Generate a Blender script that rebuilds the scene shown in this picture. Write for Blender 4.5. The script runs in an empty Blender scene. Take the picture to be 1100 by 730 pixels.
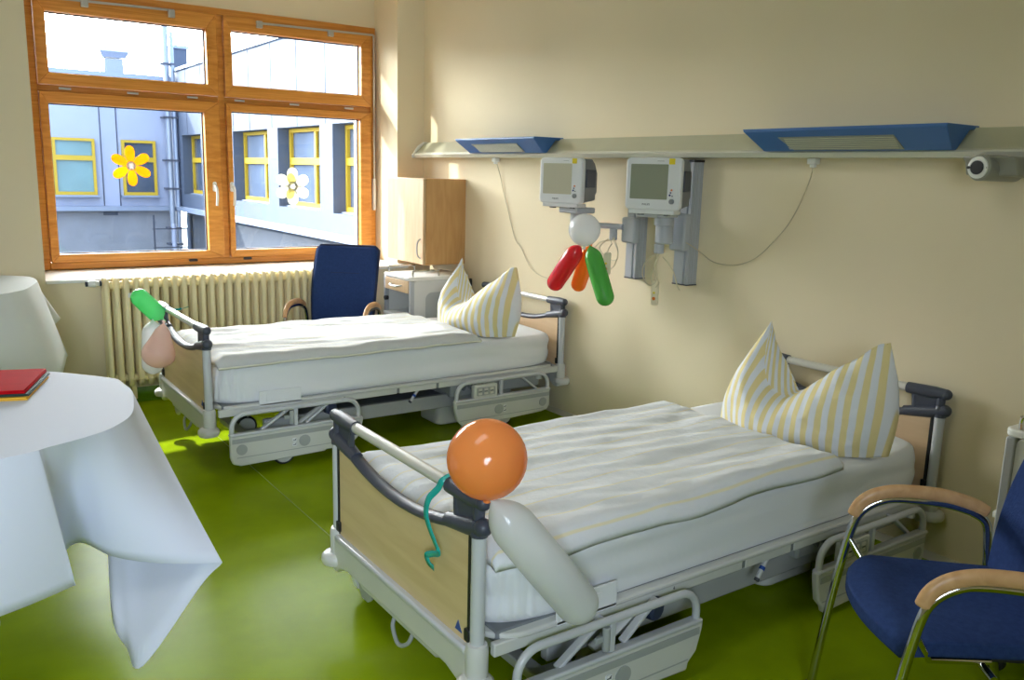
import bpy, bmesh, math, random
from mathutils import Vector, Matrix, noise
random.seed(7)
PI = math.pi
SC = bpy.context.scene
COL = SC.collection

# ------------------------------------------------------------------ materials
def lin(c):
    c = c / 255.0
    return c / 12.92 if c <= 0.04045 else ((c + 0.055) / 1.055) ** 2.4
def rgb(r, g, b): return (lin(r), lin(g), lin(b), 1.0)

def new_mat(name):
    m = bpy.data.materials.new(name); m.use_nodes = True
    nt = m.node_tree
    return m, nt, nt.nodes['Principled BSDF']

def pmat(name, c, rough=0.5, metal=0.0, spec=0.5, var=0.0, vscale=8.0, bump=0.0, bscale=60.0, coat=0.0, sheen=0.0, trans=0.0):
    """plain procedural surface: colour with soft noise variation and a fine bump"""
    m, nt, b = new_mat(name)
    col = rgb(*c)
    b.inputs['Base Color'].default_value = col
    b.inputs['Roughness'].default_value = rough
    b.inputs['Metallic'].default_value = metal
    b.inputs['Specular IOR Level'].default_value = spec
    b.inputs['Coat Weight'].default_value = coat
    b.inputs['Sheen Weight'].default_value = sheen
    if trans: b.inputs['Transmission Weight'].default_value = trans
    tc = nt.nodes.new('ShaderNodeTexCoord')
    if var > 0:
        n = nt.nodes.new('ShaderNodeTexNoise'); n.inputs['Scale'].default_value = vscale; n.inputs['Detail'].default_value = 4
        nt.links.new(tc.outputs['Object'], n.inputs['Vector'])
        r = nt.nodes.new('ShaderNodeValToRGB')
        r.color_ramp.elements[0].position = 0.3; r.color_ramp.elements[1].position = 0.7
        r.color_ramp.elements[0].color = tuple(col[i] * (1 - var) for i in range(3)) + (1,)
        r.color_ramp.elements[1].color = tuple(min(1, col[i] * (1 + var)) for i in range(3)) + (1,)
        nt.links.new(n.outputs['Fac'], r.inputs['Fac']); nt.links.new(r.outputs['Color'], b.inputs['Base Color'])
    if bump > 0:
        n2 = nt.nodes.new('ShaderNodeTexNoise'); n2.inputs['Scale'].default_value = bscale; n2.inputs['Detail'].default_value = 5
        nt.links.new(tc.outputs['Object'], n2.inputs['Vector'])
        bp = nt.nodes.new('ShaderNodeBump'); bp.inputs['Strength'].default_value = bump; bp.inputs['Distance'].default_value = 0.01
        nt.links.new(n2.outputs['Fac'], bp.inputs['Height']); nt.links.new(bp.outputs['Normal'], b.inputs['Normal'])
    return m

def wood(name, c1, c2, stretch=(1, 1, 12), scale=6.0, rough=0.4, spec=0.4):
    """wood whose grain runs along the axis with the smallest stretch"""
    m, nt, b = new_mat(name)
    tc = nt.nodes.new('ShaderNodeTexCoord'); mp = nt.nodes.new('ShaderNodeMapping')
    mp.inputs['Scale'].default_value = stretch
    nt.links.new(tc.outputs['Object'], mp.inputs['Vector'])
    n = nt.nodes.new('ShaderNodeTexNoise'); n.inputs['Scale'].default_value = scale; n.inputs['Detail'].default_value = 6; n.inputs['Distortion'].default_value = 0.6
    nt.links.new(mp.outputs['Vector'], n.inputs['Vector'])
    r = nt.nodes.new('ShaderNodeValToRGB')
    r.color_ramp.elements[0].position = 0.32; r.color_ramp.elements[1].position = 0.68
    r.color_ramp.elements[0].color = rgb(*c1); r.color_ramp.elements[1].color = rgb(*c2)
    nt.links.new(n.outputs['Fac'], r.inputs['Fac']); nt.links.new(r.outputs['Color'], b.inputs['Base Color'])
    b.inputs['Roughness'].default_value = rough; b.inputs['Specular IOR Level'].default_value = spec
    return m

def stripes(name, ca, cb, period, axis='X', use_uv=True, width=0.5, soft=0.06, rough=0.85, wobble=0.0, bump=0.25):
    """woven stripes across one axis of the UV map or of the object"""
    m, nt, b = new_mat(name)
    tc = nt.nodes.new('ShaderNodeTexCoord'); sep = nt.nodes.new('ShaderNodeSeparateXYZ')
    nt.links.new(tc.outputs['UV' if use_uv else 'Object'], sep.inputs['Vector'])
    src = sep.outputs[axis]
    mul = nt.nodes.new('ShaderNodeMath'); mul.operation = 'MULTIPLY'; mul.inputs[1].default_value = 1.0 / period
    nt.links.new(src, mul.inputs[0])
    fr = nt.nodes.new('ShaderNodeMath'); fr.operation = 'FRACT'
    nt.links.new(mul.outputs[0], fr.inputs[0])
    r = nt.nodes.new('ShaderNodeValToRGB'); e = r.color_ramp.elements
    e[0].position = 0.0; e[0].color = rgb(*ca); e[1].position = max(0.01, width - soft); e[1].color = rgb(*ca)
    x = e.new(width); x.color = rgb(*cb)
    x = e.new(1.0 - soft); x.color = rgb(*cb)
    x = e.new(1.0); x.color = rgb(*ca)
    nt.links.new(fr.outputs[0], r.inputs['Fac']); nt.links.new(r.outputs['Color'], b.inputs['Base Color'])
    b.inputs['Roughness'].default_value = rough; b.inputs['Specular IOR Level'].default_value = 0.2
    n2 = nt.nodes.new('ShaderNodeTexNoise'); n2.inputs['Scale'].default_value = 14; n2.inputs['Detail'].default_value = 4
    nt.links.new(tc.outputs['Object'], n2.inputs['Vector'])
    bp = nt.nodes.new('ShaderNodeBump'); bp.inputs['Strength'].default_value = bump; bp.inputs['Distance'].default_value = 0.02
    nt.links.new(n2.outputs['Fac'], bp.inputs['Height']); nt.links.new(bp.outputs['Normal'], b.inputs['Normal'])
    return m

def glass_pane(name, tint=(0.93, 0.96, 0.98), refl=0.5):
    """flat window glass: clear with a Fresnel mirror"""
    m, nt, b = new_mat(name)
    nt.nodes.remove(b)
    out = nt.nodes['Material Output']
    t = nt.nodes.new('ShaderNodeBsdfTransparent'); t.inputs['Color'].default_value = tuple(tint) + (1,)
    g = nt.nodes.new('ShaderNodeBsdfGlossy'); g.inputs['Roughness'].default_value = 0.02
    f = nt.nodes.new('ShaderNodeFresnel'); f.inputs['IOR'].default_value = 1.45
    mu = nt.nodes.new('ShaderNodeMath'); mu.operation = 'MULTIPLY'; mu.inputs[1].default_value = refl
    mx = nt.nodes.new('ShaderNodeMixShader')
    nt.links.new(f.outputs[0], mu.inputs[0]); nt.links.new(mu.outputs[0], mx.inputs[0])
    nt.links.new(t.outputs[0], mx.inputs[1]); nt.links.new(g.outputs[0], mx.inputs[2]); nt.links.new(mx.outputs[0], out.inputs[0])
    return m

def rubber(name, c, alpha=0.1, transl=0.35, rough=0.12):
    """thin inflated latex: gloss over a coloured, slightly see-through skin"""
    m, nt, b = new_mat(name)
    out = nt.nodes['Material Output']
    b.inputs['Base Color'].default_value = rgb(*c); b.inputs['Roughness'].default_value = rough
    b.inputs['Specular IOR Level'].default_value = 0.6
    tl = nt.nodes.new('ShaderNodeBsdfTranslucent'); tl.inputs['Color'].default_value = rgb(*c)
    tp = nt.nodes.new('ShaderNodeBsdfTransparent'); tp.inputs['Color'].default_value = rgb(*[min(255, 130 + v * 0.5) for v in c])
    m1 = nt.nodes.new('ShaderNodeMixShader'); m1.inputs[0].default_value = transl
    m2 = nt.nodes.new('ShaderNodeMixShader'); m2.inputs[0].default_value = alpha
    nt.links.new(b.outputs[0], m1.inputs[1]); nt.links.new(tl.outputs[0], m1.inputs[2])
    nt.links.new(m1.outputs[0], m2.inputs[1]); nt.links.new(tp.outputs[0], m2.inputs[2]); nt.links.new(m2.outputs[0], out.inputs[0])
    return m

def film(name, c):
    m, nt, b = new_mat(name)
    out = nt.nodes['Material Output']
    b.inputs['Base Color'].default_value = rgb(*c); b.inputs['Roughness'].default_value = .4
    tl = nt.nodes.new('ShaderNodeBsdfTranslucent'); tl.inputs['Color'].default_value = rgb(*c)
    mx = nt.nodes.new('ShaderNodeMixShader'); mx.inputs[0].default_value = .6
    nt.links.new(b.outputs[0], mx.inputs[1]); nt.links.new(tl.outputs[0], mx.inputs[2]); nt.links.new(mx.outputs[0], out.inputs[0])
    return m

M = {}
M['wall'] = pmat('cream wall paint', (229, 215, 184), 0.8, spec=0.2, var=0.02, vscale=1.2, bump=0.06, bscale=180)
M['ceiling'] = pmat('white ceiling paint', (235, 232, 222), 0.9, spec=0.2, bump=0.05, bscale=120)
M['lino'] = pmat('green linoleum', (132, 154, 10), 0.24, spec=0.02, var=0.10, vscale=5, bump=0.03, bscale=40)
M['lino_seam'] = pmat('linoleum weld seam', (150, 170, 70), 0.4)
M['lino_cove'] = pmat('green coved linoleum', (92, 135, 8), 0.35, var=0.06, vscale=6)
M['cove_white'] = pmat('pale skirting', (205, 198, 178), 0.5)
M['sill'] = pmat('white sill board', (238, 236, 230), 0.3, var=0.02)
M['pine'] = wood('oiled pine frame', (190, 120, 44), (216, 150, 68), (3, 3, 14), 3.0, 0.35)
M['pine_h'] = wood('oiled pine rail', (190, 120, 44), (216, 150, 68), (1, 6, 30), 2.5, 0.35)
M['gasket'] = pmat('glazing gasket', (40, 44, 60), 0.6)
M['alu'] = pmat('satin aluminium', (190, 190, 188), 0.35, metal=0.7, bump=0.02)
M['chrome'] = pmat('polished chrome', (205, 205, 205), 0.08, metal=1.0, var=0.02, vscale=3)
M['white_metal'] = pmat('white enamel', (232, 232, 228), 0.35, var=0.02)
M['pane'] = glass_pane('window glass', (0.90, 0.94, 0.97), 0.6)
M['rad'] = pmat('cream radiator enamel', (240, 226, 180), 0.4, var=0.02)
M['bedw'] = pmat('bed light grey plastic', (206, 207, 204), 0.38, var=0.02, bump=0.02, bscale=200)
M['bedg'] = pmat('bed grey plastic', (163, 167, 168), 0.45, var=0.02)
M['bedsteel'] = pmat('bed pale lacquered tube', (196, 199, 204), 0.3, spec=0.6, var=0.02)
M['bedbeam'] = pmat('bed beam grey lacquer', (168, 170, 172), 0.4, var=0.02)
M['under'] = pmat('mattress platform grey', (120, 124, 128), 0.6, var=0.05)
M['capgrey'] = pmat('slate plastic', (66, 70, 84), 0.42, var=0.03)
M['black'] = pmat('black plastic', (28, 29, 32), 0.5)
M['tyre'] = pmat('black tyre', (26, 27, 28), 0.6, bump=0.05)
M['handle'] = pmat('brushed handle tube', (216, 214, 208), 0.3, metal=0.25, spec=0.6)
M['maple'] = wood('maple board', (212, 186, 138), (224, 200, 154), (9, 1, 9), 2.5, 0.4)
M['maple_h'] = wood('maple head board', (206, 176, 140), (218, 190, 154), (9, 1, 9), 2.5, 0.4)
M['beech'] = wood('beech veneer', (182, 138, 86), (196, 154, 100), (8, 8, 1.2), 3.0, 0.45)
M['beech_pale'] = wood('pale birch door', (196, 164, 126), (208, 178, 140), (8, 8, 1.2), 3.0, 0.4)
M['sheet'] = pmat('white cotton sheet', (228, 230, 234), 0.9, spec=0.15, sheen=0.1, bump=0.22, bscale=9)
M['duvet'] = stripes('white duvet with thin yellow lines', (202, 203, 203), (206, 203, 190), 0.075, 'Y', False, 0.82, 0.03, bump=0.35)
M['duvet_n'] = stripes('white duvet with yellow lines', (228, 230, 234), (236, 228, 196), 0.085, 'Y', False, 0.93, 0.03, bump=0.4)
M['piping'] = pmat('cream duvet edge', (222, 220, 204), 0.9, spec=0.1)
M['pillow'] = stripes('yellow and white striped pillowcase', (232, 216, 160), (228, 231, 238), 0.0405, 'X', True, 0.5, 0.05, bump=0.3)
M['blue'] = pmat('blue wool upholstery', (42, 61, 108), 0.9, spec=0.08, var=0.12, vscale=70, sheen=0.0, bump=0.25, bscale=160)
M['blue_edge'] = pmat('dark blue edge welt', (20, 30, 62), 0.8)
M['arm'] = wood('beech arm cap', (196, 150, 104), (214, 170, 124), (2, 7, 7), 4.0, 0.35)
M['lampblue'] = pmat('blue lamp housing', (62, 106, 166), 0.4, var=0.02)
M['grille'] = pmat('frosted lamp louvre', (138, 144, 134), 0.4, bump=0.3, bscale=140)
M['rail'] = pmat('champagne rail', (188, 186, 160), 0.4, metal=0.1, var=0.02)
M['sock'] = pmat('grey socket shell', (150, 149, 138), 0.45)
M['rail_lip'] = pmat('pale rail lip', (206, 206, 190), 0.35, metal=0.1)
M['mon_w'] = pmat('monitor white plastic', (222, 224, 226), 0.4)
M['mon_g'] = pmat('monitor grey plastic', (122, 124, 128), 0.5, var=0.03)
M['screen'] = pmat('dark monitor glass', (142, 147, 130), 0.12, spec=0.6)
M['screen_pale'] = pmat('pale monitor glass', (190, 187, 168), 0.15, spec=0.6)
M['yellow'] = pmat('yellow sticker', (226, 204, 40), 0.5)
M['ink'] = pmat('printed ink', (70, 74, 84), 0.6)
M['red_btn'] = pmat('orange key', (220, 120, 40), 0.4)
M['blue_btn'] = pmat('blue key', (40, 50, 110), 0.4)
M['knobgrey'] = pmat('grey dial', (140, 142, 146), 0.35)
M['mountg'] = pmat('grey mount plastic', (172, 176, 182), 0.45)
M['cable'] = pmat('ivory cable', (206, 196, 166), 0.5)
M['cable_d'] = pmat('grey beige cable', (190, 178, 148), 0.5)
M['handset'] = pmat('ivory handset', (226, 216, 186), 0.4)
M['cloth'] = pmat('white paper tablecloth', (222, 227, 244), 0.75, spec=0.15, bump=0.08, bscale=24)
M['cloth2'] = pmat('pale grey tablecloth', (220, 224, 224), 0.75, spec=0.15, bump=0.08, bscale=24)
M['red'] = pmat('red folded paper', (190, 14, 26), 0.75, spec=0.08, var=0.06, vscale=20)
M['dgreen'] = pmat('dark green folded paper', (30, 62, 56), 0.6)
M['amber'] = pmat('yellow folded paper', (236, 184, 50), 0.6)
M['b_orange'] = rubber('orange latex', (255, 166, 92), 0.06, 0.30)
M['b_white'] = rubber('milky white latex', (236, 238, 240), 0.22, 0.35, 0.18)
M['b_red'] = rubber('red latex', (224, 52, 62), 0.04, 0.3)
M['b_green'] = rubber('green latex', (98, 190, 88), 0.08, 0.35)
M['b_mint'] = rubber('bright green latex', (120, 228, 152), 0.12, 0.4)
M['b_pink'] = rubber('pale pink latex', (252, 222, 214), 0.28, 0.4)
M['b_tang'] = rubber('tangerine latex', (246, 140, 50), 0.05, 0.3)
M['ribbon'] = pmat('teal curling ribbon', (28, 168, 160), 0.25, spec=0.6)
M['st_yel'] = film('golden film petal', (250, 190, 20))
M['st_wht'] = film('pale film petal', (252, 252, 240))
M['st_lem'] = film('lemon film', (254, 248, 190))
M['st_grey'] = film('pale film centre', (226, 216, 208))
# outside
M['fac'] = pmat('grey blue facade panel', (140, 147, 172), 0.7, var=0.02, vscale=2)
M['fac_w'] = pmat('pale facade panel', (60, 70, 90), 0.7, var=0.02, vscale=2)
M['fac_joint'] = pmat('facade joint', (60, 65, 82), 0.8)
M['conc'] = pmat('grey concrete', (126, 129, 140), 0.85, var=0.08, vscale=3)
M['roofedge'] = pmat('roof edge sheet', (122, 132, 154), 0.5, metal=0.2)
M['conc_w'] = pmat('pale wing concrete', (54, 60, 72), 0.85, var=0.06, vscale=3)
M['ywin'] = pmat('yellow window frame', (166, 138, 26), 0.5)
M['wpane'] = pmat('far window glass', (66, 76, 94), 0.1, spec=0.35, var=0.15, vscale=1.2)
M['wpane_t'] = pmat('far window glass with blind', (98, 128, 136), 0.15, spec=0.4, var=0.12, vscale=1.5)
M['pipe'] = pmat('zinc pipe', (120, 128, 146), 0.4, metal=0.3)
M['ground'] = pmat('courtyard roof gravel', (110, 112, 112), 0.9, var=0.15, vscale=8)

# ------------------------------------------------------------------ mesh building
class MB:
    def __init__(s): s.bm = bmesh.new()
    def quad(s, pts):
        return s.bm.faces.new([s.bm.verts.new(p) for p in pts])
    def box(s, a, b, rot=None, piv=None):
        lo = [min(a[i], b[i]) for i in range(3)]; hi = [max(a[i], b[i]) for i in range(3)]
        P = [Vector((x, y, z)) for x in (lo[0], hi[0]) for y in (lo[1], hi[1]) for z in (lo[2], hi[2])]
        if rot is not None:
            c = Vector(piv) if piv else sum(P, Vector()) / 8
            P = [c + rot @ (p - c) for p in P]
        v = [s.bm.verts.new(p) for p in P]
        for f in ((0, 1, 3, 2), (4, 6, 7, 5), (0, 4, 5, 1), (2, 3, 7, 6), (0, 2, 6, 4), (1, 5, 7, 3)):
            s.bm.faces.new([v[i] for i in f])
        return s
    def bar(s, p, q, w, h, up=(0, 0, 1)):
        """box beam from p to q, w across, h along up"""
        p = Vector(p); q = Vector(q); d = (q - p).normalized(); up = Vector(up)
        x = d.cross(up).normalized(); y = x.cross(d).normalized()
        P = [o + x * (w / 2) * i + y * (h / 2) * j for o in (p, q) for i, j in ((-1, -1), (1, -1), (1, 1), (-1, 1))]
        v = [s.bm.verts.new(t) for t in P]
        for f in ((0, 1, 2, 3), (7, 6, 5, 4), (0, 4, 5, 1), (1, 5, 6, 2), (2, 6, 7, 3), (3, 7, 4, 0)):
            s.bm.faces.new([v[i] for i in f])
        return s
    def tube(s, pts, r, seg=12, closed=False, caps=True, flat=1.0, up=None):
        """round (or flattened) tube along a path; r may be a list"""
        P = [Vector(p) for p in pts]; n = len(P)
        R = r if isinstance(r, (list, tuple)) else [r] * n
        rings = []; prev = Vector(up) if up else None
        for i in range(n):
            if closed: d = P[(i + 1) % n] - P[i - 1]
            elif i == 0: d = P[1] - P[0]
            elif i == n - 1: d = P[-1] - P[-2]
            else: d = (P[i + 1] - P[i]).normalized() + (P[i] - P[i - 1]).normalized()
            d.normalize()
            if prev is None: prev = Vector((0, 0, 1)) if abs(d.z) < 0.9 else Vector((1, 0, 0))
            x = d.cross(prev)
            if x.length < 1e-6: x = d.orthogonal()
            x.normalize(); y = x.cross(d).normalized(); prev = y
            rings.append([s.bm.verts.new(P[i] + (x * math.cos(a) * R[i] + y * math.sin(a) * R[i] * flat)) for a in (2 * PI * k / seg for k in range(seg))])
        m = n if closed else n - 1
        for i in range(m):
            A, B = rings[i], rings[(i + 1) % n]
            for k in range(seg): s.bm.faces.new([A[k], A[(k + 1) % seg], B[(k + 1) % seg], B[k]])
        if caps and not closed:
            s.bm.faces.new(rings[0][::-1]); s.bm.faces.new(rings[-1])
        return s
    def lathe(s, prof, o=(0, 0, 0), axis=(0, 0, 1), seg=32):
        """profile of (radius, height) turned about an axis"""
        o = Vector(o); ax = Vector(axis).normalized(); x = ax.orthogonal().normalized(); y = ax.cross(x)
        rings = []
        for (r, h) in prof:
            if r < 1e-6: rings.append([s.bm.verts.new(o + ax * h)])
            else: rings.append([s.bm.verts.new(o + ax * h + (x * math.cos(a) + y * math.sin(a)) * r) for a in (2 * PI * k / seg for k in range(seg))])
        for A, B in zip(rings, rings[1:]):
            for k in range(seg):
                k2 = (k + 1) % seg
                if len(A) == 1 and len(B) == 1: continue
                if len(A) == 1: s.bm.faces.new([A[0], B[k2], B[k]])
                elif len(B) == 1: s.bm.faces.new([A[k], A[k2], B[0]])
                else: s.bm.faces.new([A[k], A[k2], B[k2], B[k]])
        if len(rings[0]) > 1: s.bm.faces.new(rings[0][::-1])
        if len(rings[-1]) > 1: s.bm.faces.new(rings[-1])
        return s
    def cyl(s, p, q, r, seg=24):
        p = Vector(p); q = Vector(q)
        return s.lathe([(r, 0), (r, (q - p).length)], p, q - p, seg)
    def ball(s, c, r, seg=24, sc=(1, 1, 1)):
        c = Vector(c); n0 = len(s.bm.verts)
        prof = [(r * math.sin(PI * i / 14), -r * math.cos(PI * i / 14)) for i in range(15)]
        prof[0] = (0, -r); prof[-1] = (0, r)
        s.bm.verts.ensure_lookup_table()
        s.lathe(prof, (0, 0, 0), (0, 0, 1), seg); s.bm.verts.ensure_lookup_table()
        for v in s.bm.verts[n0:]: v.co = Vector((v.co.x * sc[0], v.co.y * sc[1], v.co.z * sc[2])) + c
        return s
    def prism(s, poly, a, b, f):
        """polygon of 2-D points swept from a to b; f(u, v, w) gives the 3-D point"""
        A = [s.bm.verts.new(f(u, v, a)) for u, v in poly]; B = [s.bm.verts.new(f(u, v, b)) for u, v in poly]
        s.bm.faces.new(A[::-1]); s.bm.faces.new(B)
        n = len(poly)
        for i in range(n): s.bm.faces.new([A[i], A[(i + 1) % n], B[(i + 1) % n], B[i]])
        return s
    def grid(s, f, nu, nv, closed_u=False, uv=None):
        V = [[s.bm.verts.new(f(i / nu, j / nv)) for j in range(nv + 1)] for i in range(nu if closed_u else nu + 1)]
        L = s.bm.loops.layers.uv.verify() if uv else None
        for i in range(nu):
            i2 = (i + 1) % nu if closed_u else i + 1
            for j in range(nv):
                fc = s.bm.faces.new([V[i][j], V[i2][j], V[i2][j + 1], V[i][j + 1]])
                if L:
                    for l, (a, b) in zip(fc.loops, ((i, j), (i + 1, j), (i + 1, j + 1), (i, j + 1))): l[L].uv = uv(a / nu, b / nv)
        return s
    def build(s, name, mat, parent=None, bevel=0.0, sub=0, solid=0.0, sharp=38, mods=(), weld=0.0):
        bm = s.bm
        if weld: bmesh.ops.remove_doubles(bm, verts=bm.verts, dist=weld)
        bmesh.ops.recalc_face_normals(bm, faces=bm.faces)
        ca = math.radians(sharp)
        for f in bm.faces: f.smooth = True
        for e in bm.edges:
            if len(e.link_faces) == 2 and e.link_faces[0].normal.angle(e.link_faces[1].normal, 0) > ca: e.smooth = False
        me = bpy.data.meshes.new(name)
        if parent is None:
            xs = [v.co for v in bm.verts]
            lo = [min(c[i] for c in xs) for i in range(3)]; hi = [max(c[i] for c in xs) for i in range(3)]
            org = Vector(((lo[0] + hi[0]) / 2, (lo[1] + hi[1]) / 2, lo[2]))
        else:
            org = Vector(parent.get('_org', (0, 0, 0)))
        for v in bm.verts: v.co -= org
        bm.to_mesh(me); bm.free()
        o = bpy.data.objects.new(name, me); COL.objects.link(o)
        me.materials.append(mat)
        if parent is None: o.location = org
        else:
            o.parent = parent; o['_org'] = tuple(org)
        if bevel:
            b = o.modifiers.new('edge', 'BEVEL'); b.width = bevel; b.segments = 2; b.limit_method = 'ANGLE'; b.angle_limit = math.radians(40)
            b.harden_normals = False
        if sub:
            q = o.modifiers.new('smooth', 'SUBSURF'); q.levels = sub; q.render_levels = sub
        if solid:
            q = o.modifiers.new('thickness', 'SOLIDIFY'); q.thickness = solid; q.offset = 0
        return o

def thing(name, label, cat, loc=(0, 0, 0), rz=0.0, group=None, world=False):
    """an Empty at the thing's base; with world=True its parts are given in room coordinates"""
    o = bpy.data.objects.new(name, None); COL.objects.link(o)
    o.empty_display_size = 0.1
    o.location = loc; o.rotation_euler = (0, 0, rz)
    o['_org'] = tuple(loc) if world else (0.0, 0.0, 0.0)
    o['label'] = label; o['category'] = cat
    if group: o['group'] = group
    return o
def tag(o, label, cat, group=None):
    o['label'] = label; o['category'] = cat
    if group: o['group'] = group
    return o
def struct(o):
    o['kind'] = 'structure'; return o

def spline(pts, n=8, closed=False):
    """Catmull-Rom through the points"""
    P = [Vector(p) for p in pts]; N = len(P); out = []
    for i in range(N if closed else N - 1):
        if closed: a, b, c, d = P[i - 1], P[i], P[(i + 1) % N], P[(i + 2) % N]
        else: a, b, c, d = P[max(i - 1, 0)], P[i], P[i + 1], P[min(i + 2, N - 1)]
        for k in range(n):
            t = k / n
            out.append(0.5 * ((2 * b) + (c - a) * t + (2 * a - 5 * b + 4 * c - d) * t * t + (3 * b - a - 3 * c + d) * t ** 3))
    if not closed: out.append(P[-1])
    return out
def arc(c, r, a0, a1, n, f):
    return [f(c[0] + r * math.cos(a0 + (a1 - a0) * k / n), c[1] + r * math.sin(a0 + (a1 - a0) * k / n)) for k in range(n + 1)]
def rrect(x0, x1, y0, y1, r, n=5):
    out = []
    for cx, cy, a in ((x1 - r, y1 - r, 0), (x0 + r, y1 - r, PI / 2), (x0 + r, y0 + r, PI), (x1 - r, y0 + r, 1.5 * PI)):
        for k in range(n + 1):
            t = a + PI / 2 * k / n
            out.append((cx + r * math.cos(t), cy + r * math.sin(t)))
    return out
def text_mesh(name, body, size, mat, parent, mw, depth=0.0004):
    """printed lettering as a thin mesh; mw maps the text's own plane to the parent's space"""
    cu = bpy.data.curves.new(name, 'FONT'); cu.body = body; cu.size = size; cu.extrude = depth
    cu.align_x = 'CENTER'; cu.align_y = 'CENTER'
    t = bpy.data.objects.new(name + '_curve', cu); COL.objects.link(t)
    dg = bpy.context.evaluated_depsgraph_get(); dg.update()
    me = bpy.data.meshes.new_from_object(t.evaluated_get(dg))
    bpy.data.objects.remove(t); bpy.data.curves.remove(cu)
    me.transform(mw); me.name = name
    me.materials.clear(); me.materials.append(mat)
    o = bpy.data.objects.new(name, me); COL.objects.link(o); o.parent = parent
    return o
def frame_m(o, x, y):
    """matrix whose columns are x, y, x cross y at o"""
    x = Vector(x).normalized(); y = Vector(y).normalized(); z = x.cross(y)
    return Matrix(((x.x, y.x, z.x, o[0]), (x.y, y.y, z.y, o[1]), (x.z, y.z, z.z, o[2]), (0, 0, 0, 1)))

# ------------------------------------------------------------------ room shell
XW, YC, YP, YW, ZC = 3.35, 6.03, 5.88, 6.45, 3.0
NL, NR = 0.645, 3.12                      # window niche
X0, Y0 = -2.6, -2.0
struct(MB().box((X0 - .2, Y0 - .2, -0.15), (XW + .2, 6.75, 0)).build('floor', M['lino']))
struct(MB().box((1.335, Y0, 0), (1.339, YP - .09, 0.0012)).build('trim_1', M['lino_seam']))
struct(MB().box((X0 - .2, Y0 - .2, ZC), (XW + .2, 6.75, ZC + .15)).build('ceiling', M['ceiling']))
struct(MB().box((XW, Y0, 0), (XW + .2, 6.75, ZC)).build('wall_right', M['wall']))
struct(MB().box((X0 - .2, Y0, 0), (X0, 6.75, ZC)).build('wall_left', M['wall']))
struct(MB().box((X0 - .2, Y0 - .2, 0), (XW + .2, Y0, ZC)).build('wall_front', M['wall']))
wb = MB()
wb.box((X0, 5.86, 0), (NL, 6.75, ZC))                       # pier left of the niche
wb.box((NR, YC, 0), (XW, 6.75, ZC))                         # pier right of the niche
wb.box((NL, YP, 0), (NR, 6.75, 0.785))                      # parapet
wb.box((NL, 6.42, 2.605), (NR, 6.75, ZC))                   # lintel
wb.box((NL, 6.50, 0.785), (0.735, 6.75, 2.605)); wb.box((3.09, 6.50, 0.785), (NR, 6.75, 2.605)) # outer reveals
struct(wb.build('wall_back', M['wall']))
cove = [(0, 0.075), (0, 0), (-.09, 0), (-.085, .004)] + [(-.085 + .085 * math.sin(a), .08 - .076 * math.cos(a)) for a in (i * PI / 2 / 8 for i in range(1, 8))]
struct(MB().prism([(y, z) for y, z in cove], NL, NR, lambda u, v, w: (w, YP + u, v)).build('baseboard_back', M['lino_cove']))
struct(MB().prism([(5.86 - 5.88 + y, z) for y, z in cove], X0, NL, lambda u, v, w: (w, YP + u, v)).build('baseboard_left', M['lino_cove']))
struct(MB().prism([(0, 0), (0, .03), (-.006, .03), (-.022, 0)], Y0, YC, lambda u, v, w: (XW + u, w, v)).build('baseboard_right', M['cove_white']))

# ------------------------------------------------------------------ window
win = bpy.data.objects.new('window_1', None); COL.objects.link(win); win.location = (1.9, YW, 0.81); win['_org'] = (1.9, YW, 0.81); win['kind'] = 'structure'
FL, FR, FB, FT = 0.70, 3.116, 0.81, 2.603
f = MB()
ya, yb = 6.40, 6.50
f.box((FL, ya, FB), (FL + .045, yb, FT)); f.box((FR - .045, ya, FB), (FR, yb, FT))
f.box((FL + .045, ya, FT - .045), (FR - .045, yb, FT)); f.box((FL + .045, ya, FB), (FR - .045, yb, FB + .045))
f.build('window_frame', M['pine_h'], win, bevel=.004)
MB().box((1.885, 6.41, FB + .045), (1.93, yb, FT - .045)).build('mullion', M['pine'], win, bevel=.003)
tr = MB().box((FL + .045, 6.415, 1.962), (1.885, yb, 2.002)); tr.box((1.93, 6.415, 1.962), (FR - .045, yb, 2.002))
tr.build('transom', M['pine_h'], win, bevel=.003)
def sash(x0, x1, z0, z1, g):
    """g = glass opening x0, x1, z0, z1"""
    y0, y1 = 6.375, 6.455
    m = MB()
    m.prism([(x0, z0), (x0, z1), (g[0], g[3]), (g[0], g[2])], y0, y1, lambda u, v, w: (u, w, v))
    m.prism([(x1, z1), (x1, z0), (g[1], g[2]), (g[1], g[3])], y0, y1, lambda u, v, w: (u, w, v))
    s_ = m.build('sash', M['pine'], win, bevel=.004)
    h = MB()
    h.prism([(x0, z1), (x1, z1), (g[1], g[3]), (g[0], g[3])], y0, y1, lambda u, v, w: (u, w, v))
    h.prism([(x1, z0), (x0, z0), (g[0], g[2]), (g[1], g[2])], y0, y1, lambda u, v, w: (u, w, v))
    h.build('sash_rail', M['pine_h'], s_, bevel=.004)
    k = MB()
    for a, b in (((g[0], 6.428, g[2]), (g[0] + .007, 6.444, g[3])), ((g[1] - .007, 6.428, g[2]), (g[1], 6.444, g[3])),
                 ((g[0], 6.428, g[2]), (g[1], 6.444, g[2] + .007)), ((g[0], 6.428, g[3] - .007), (g[1], 6.444, g[3]))): k.box(a, b)
    k.build('gasket', M['gasket'], s_)
    MB().box((g[0] + .001, 6.433, g[2] + .001), (g[1] - .001, 6.439, g[3] - .001)).build('pane', M['pane'], s_)
    return s_
sUL = sash(.748, 1.883, 2.004, 2.556, (.813, 1.808, 2.078, 2.452))
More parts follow.
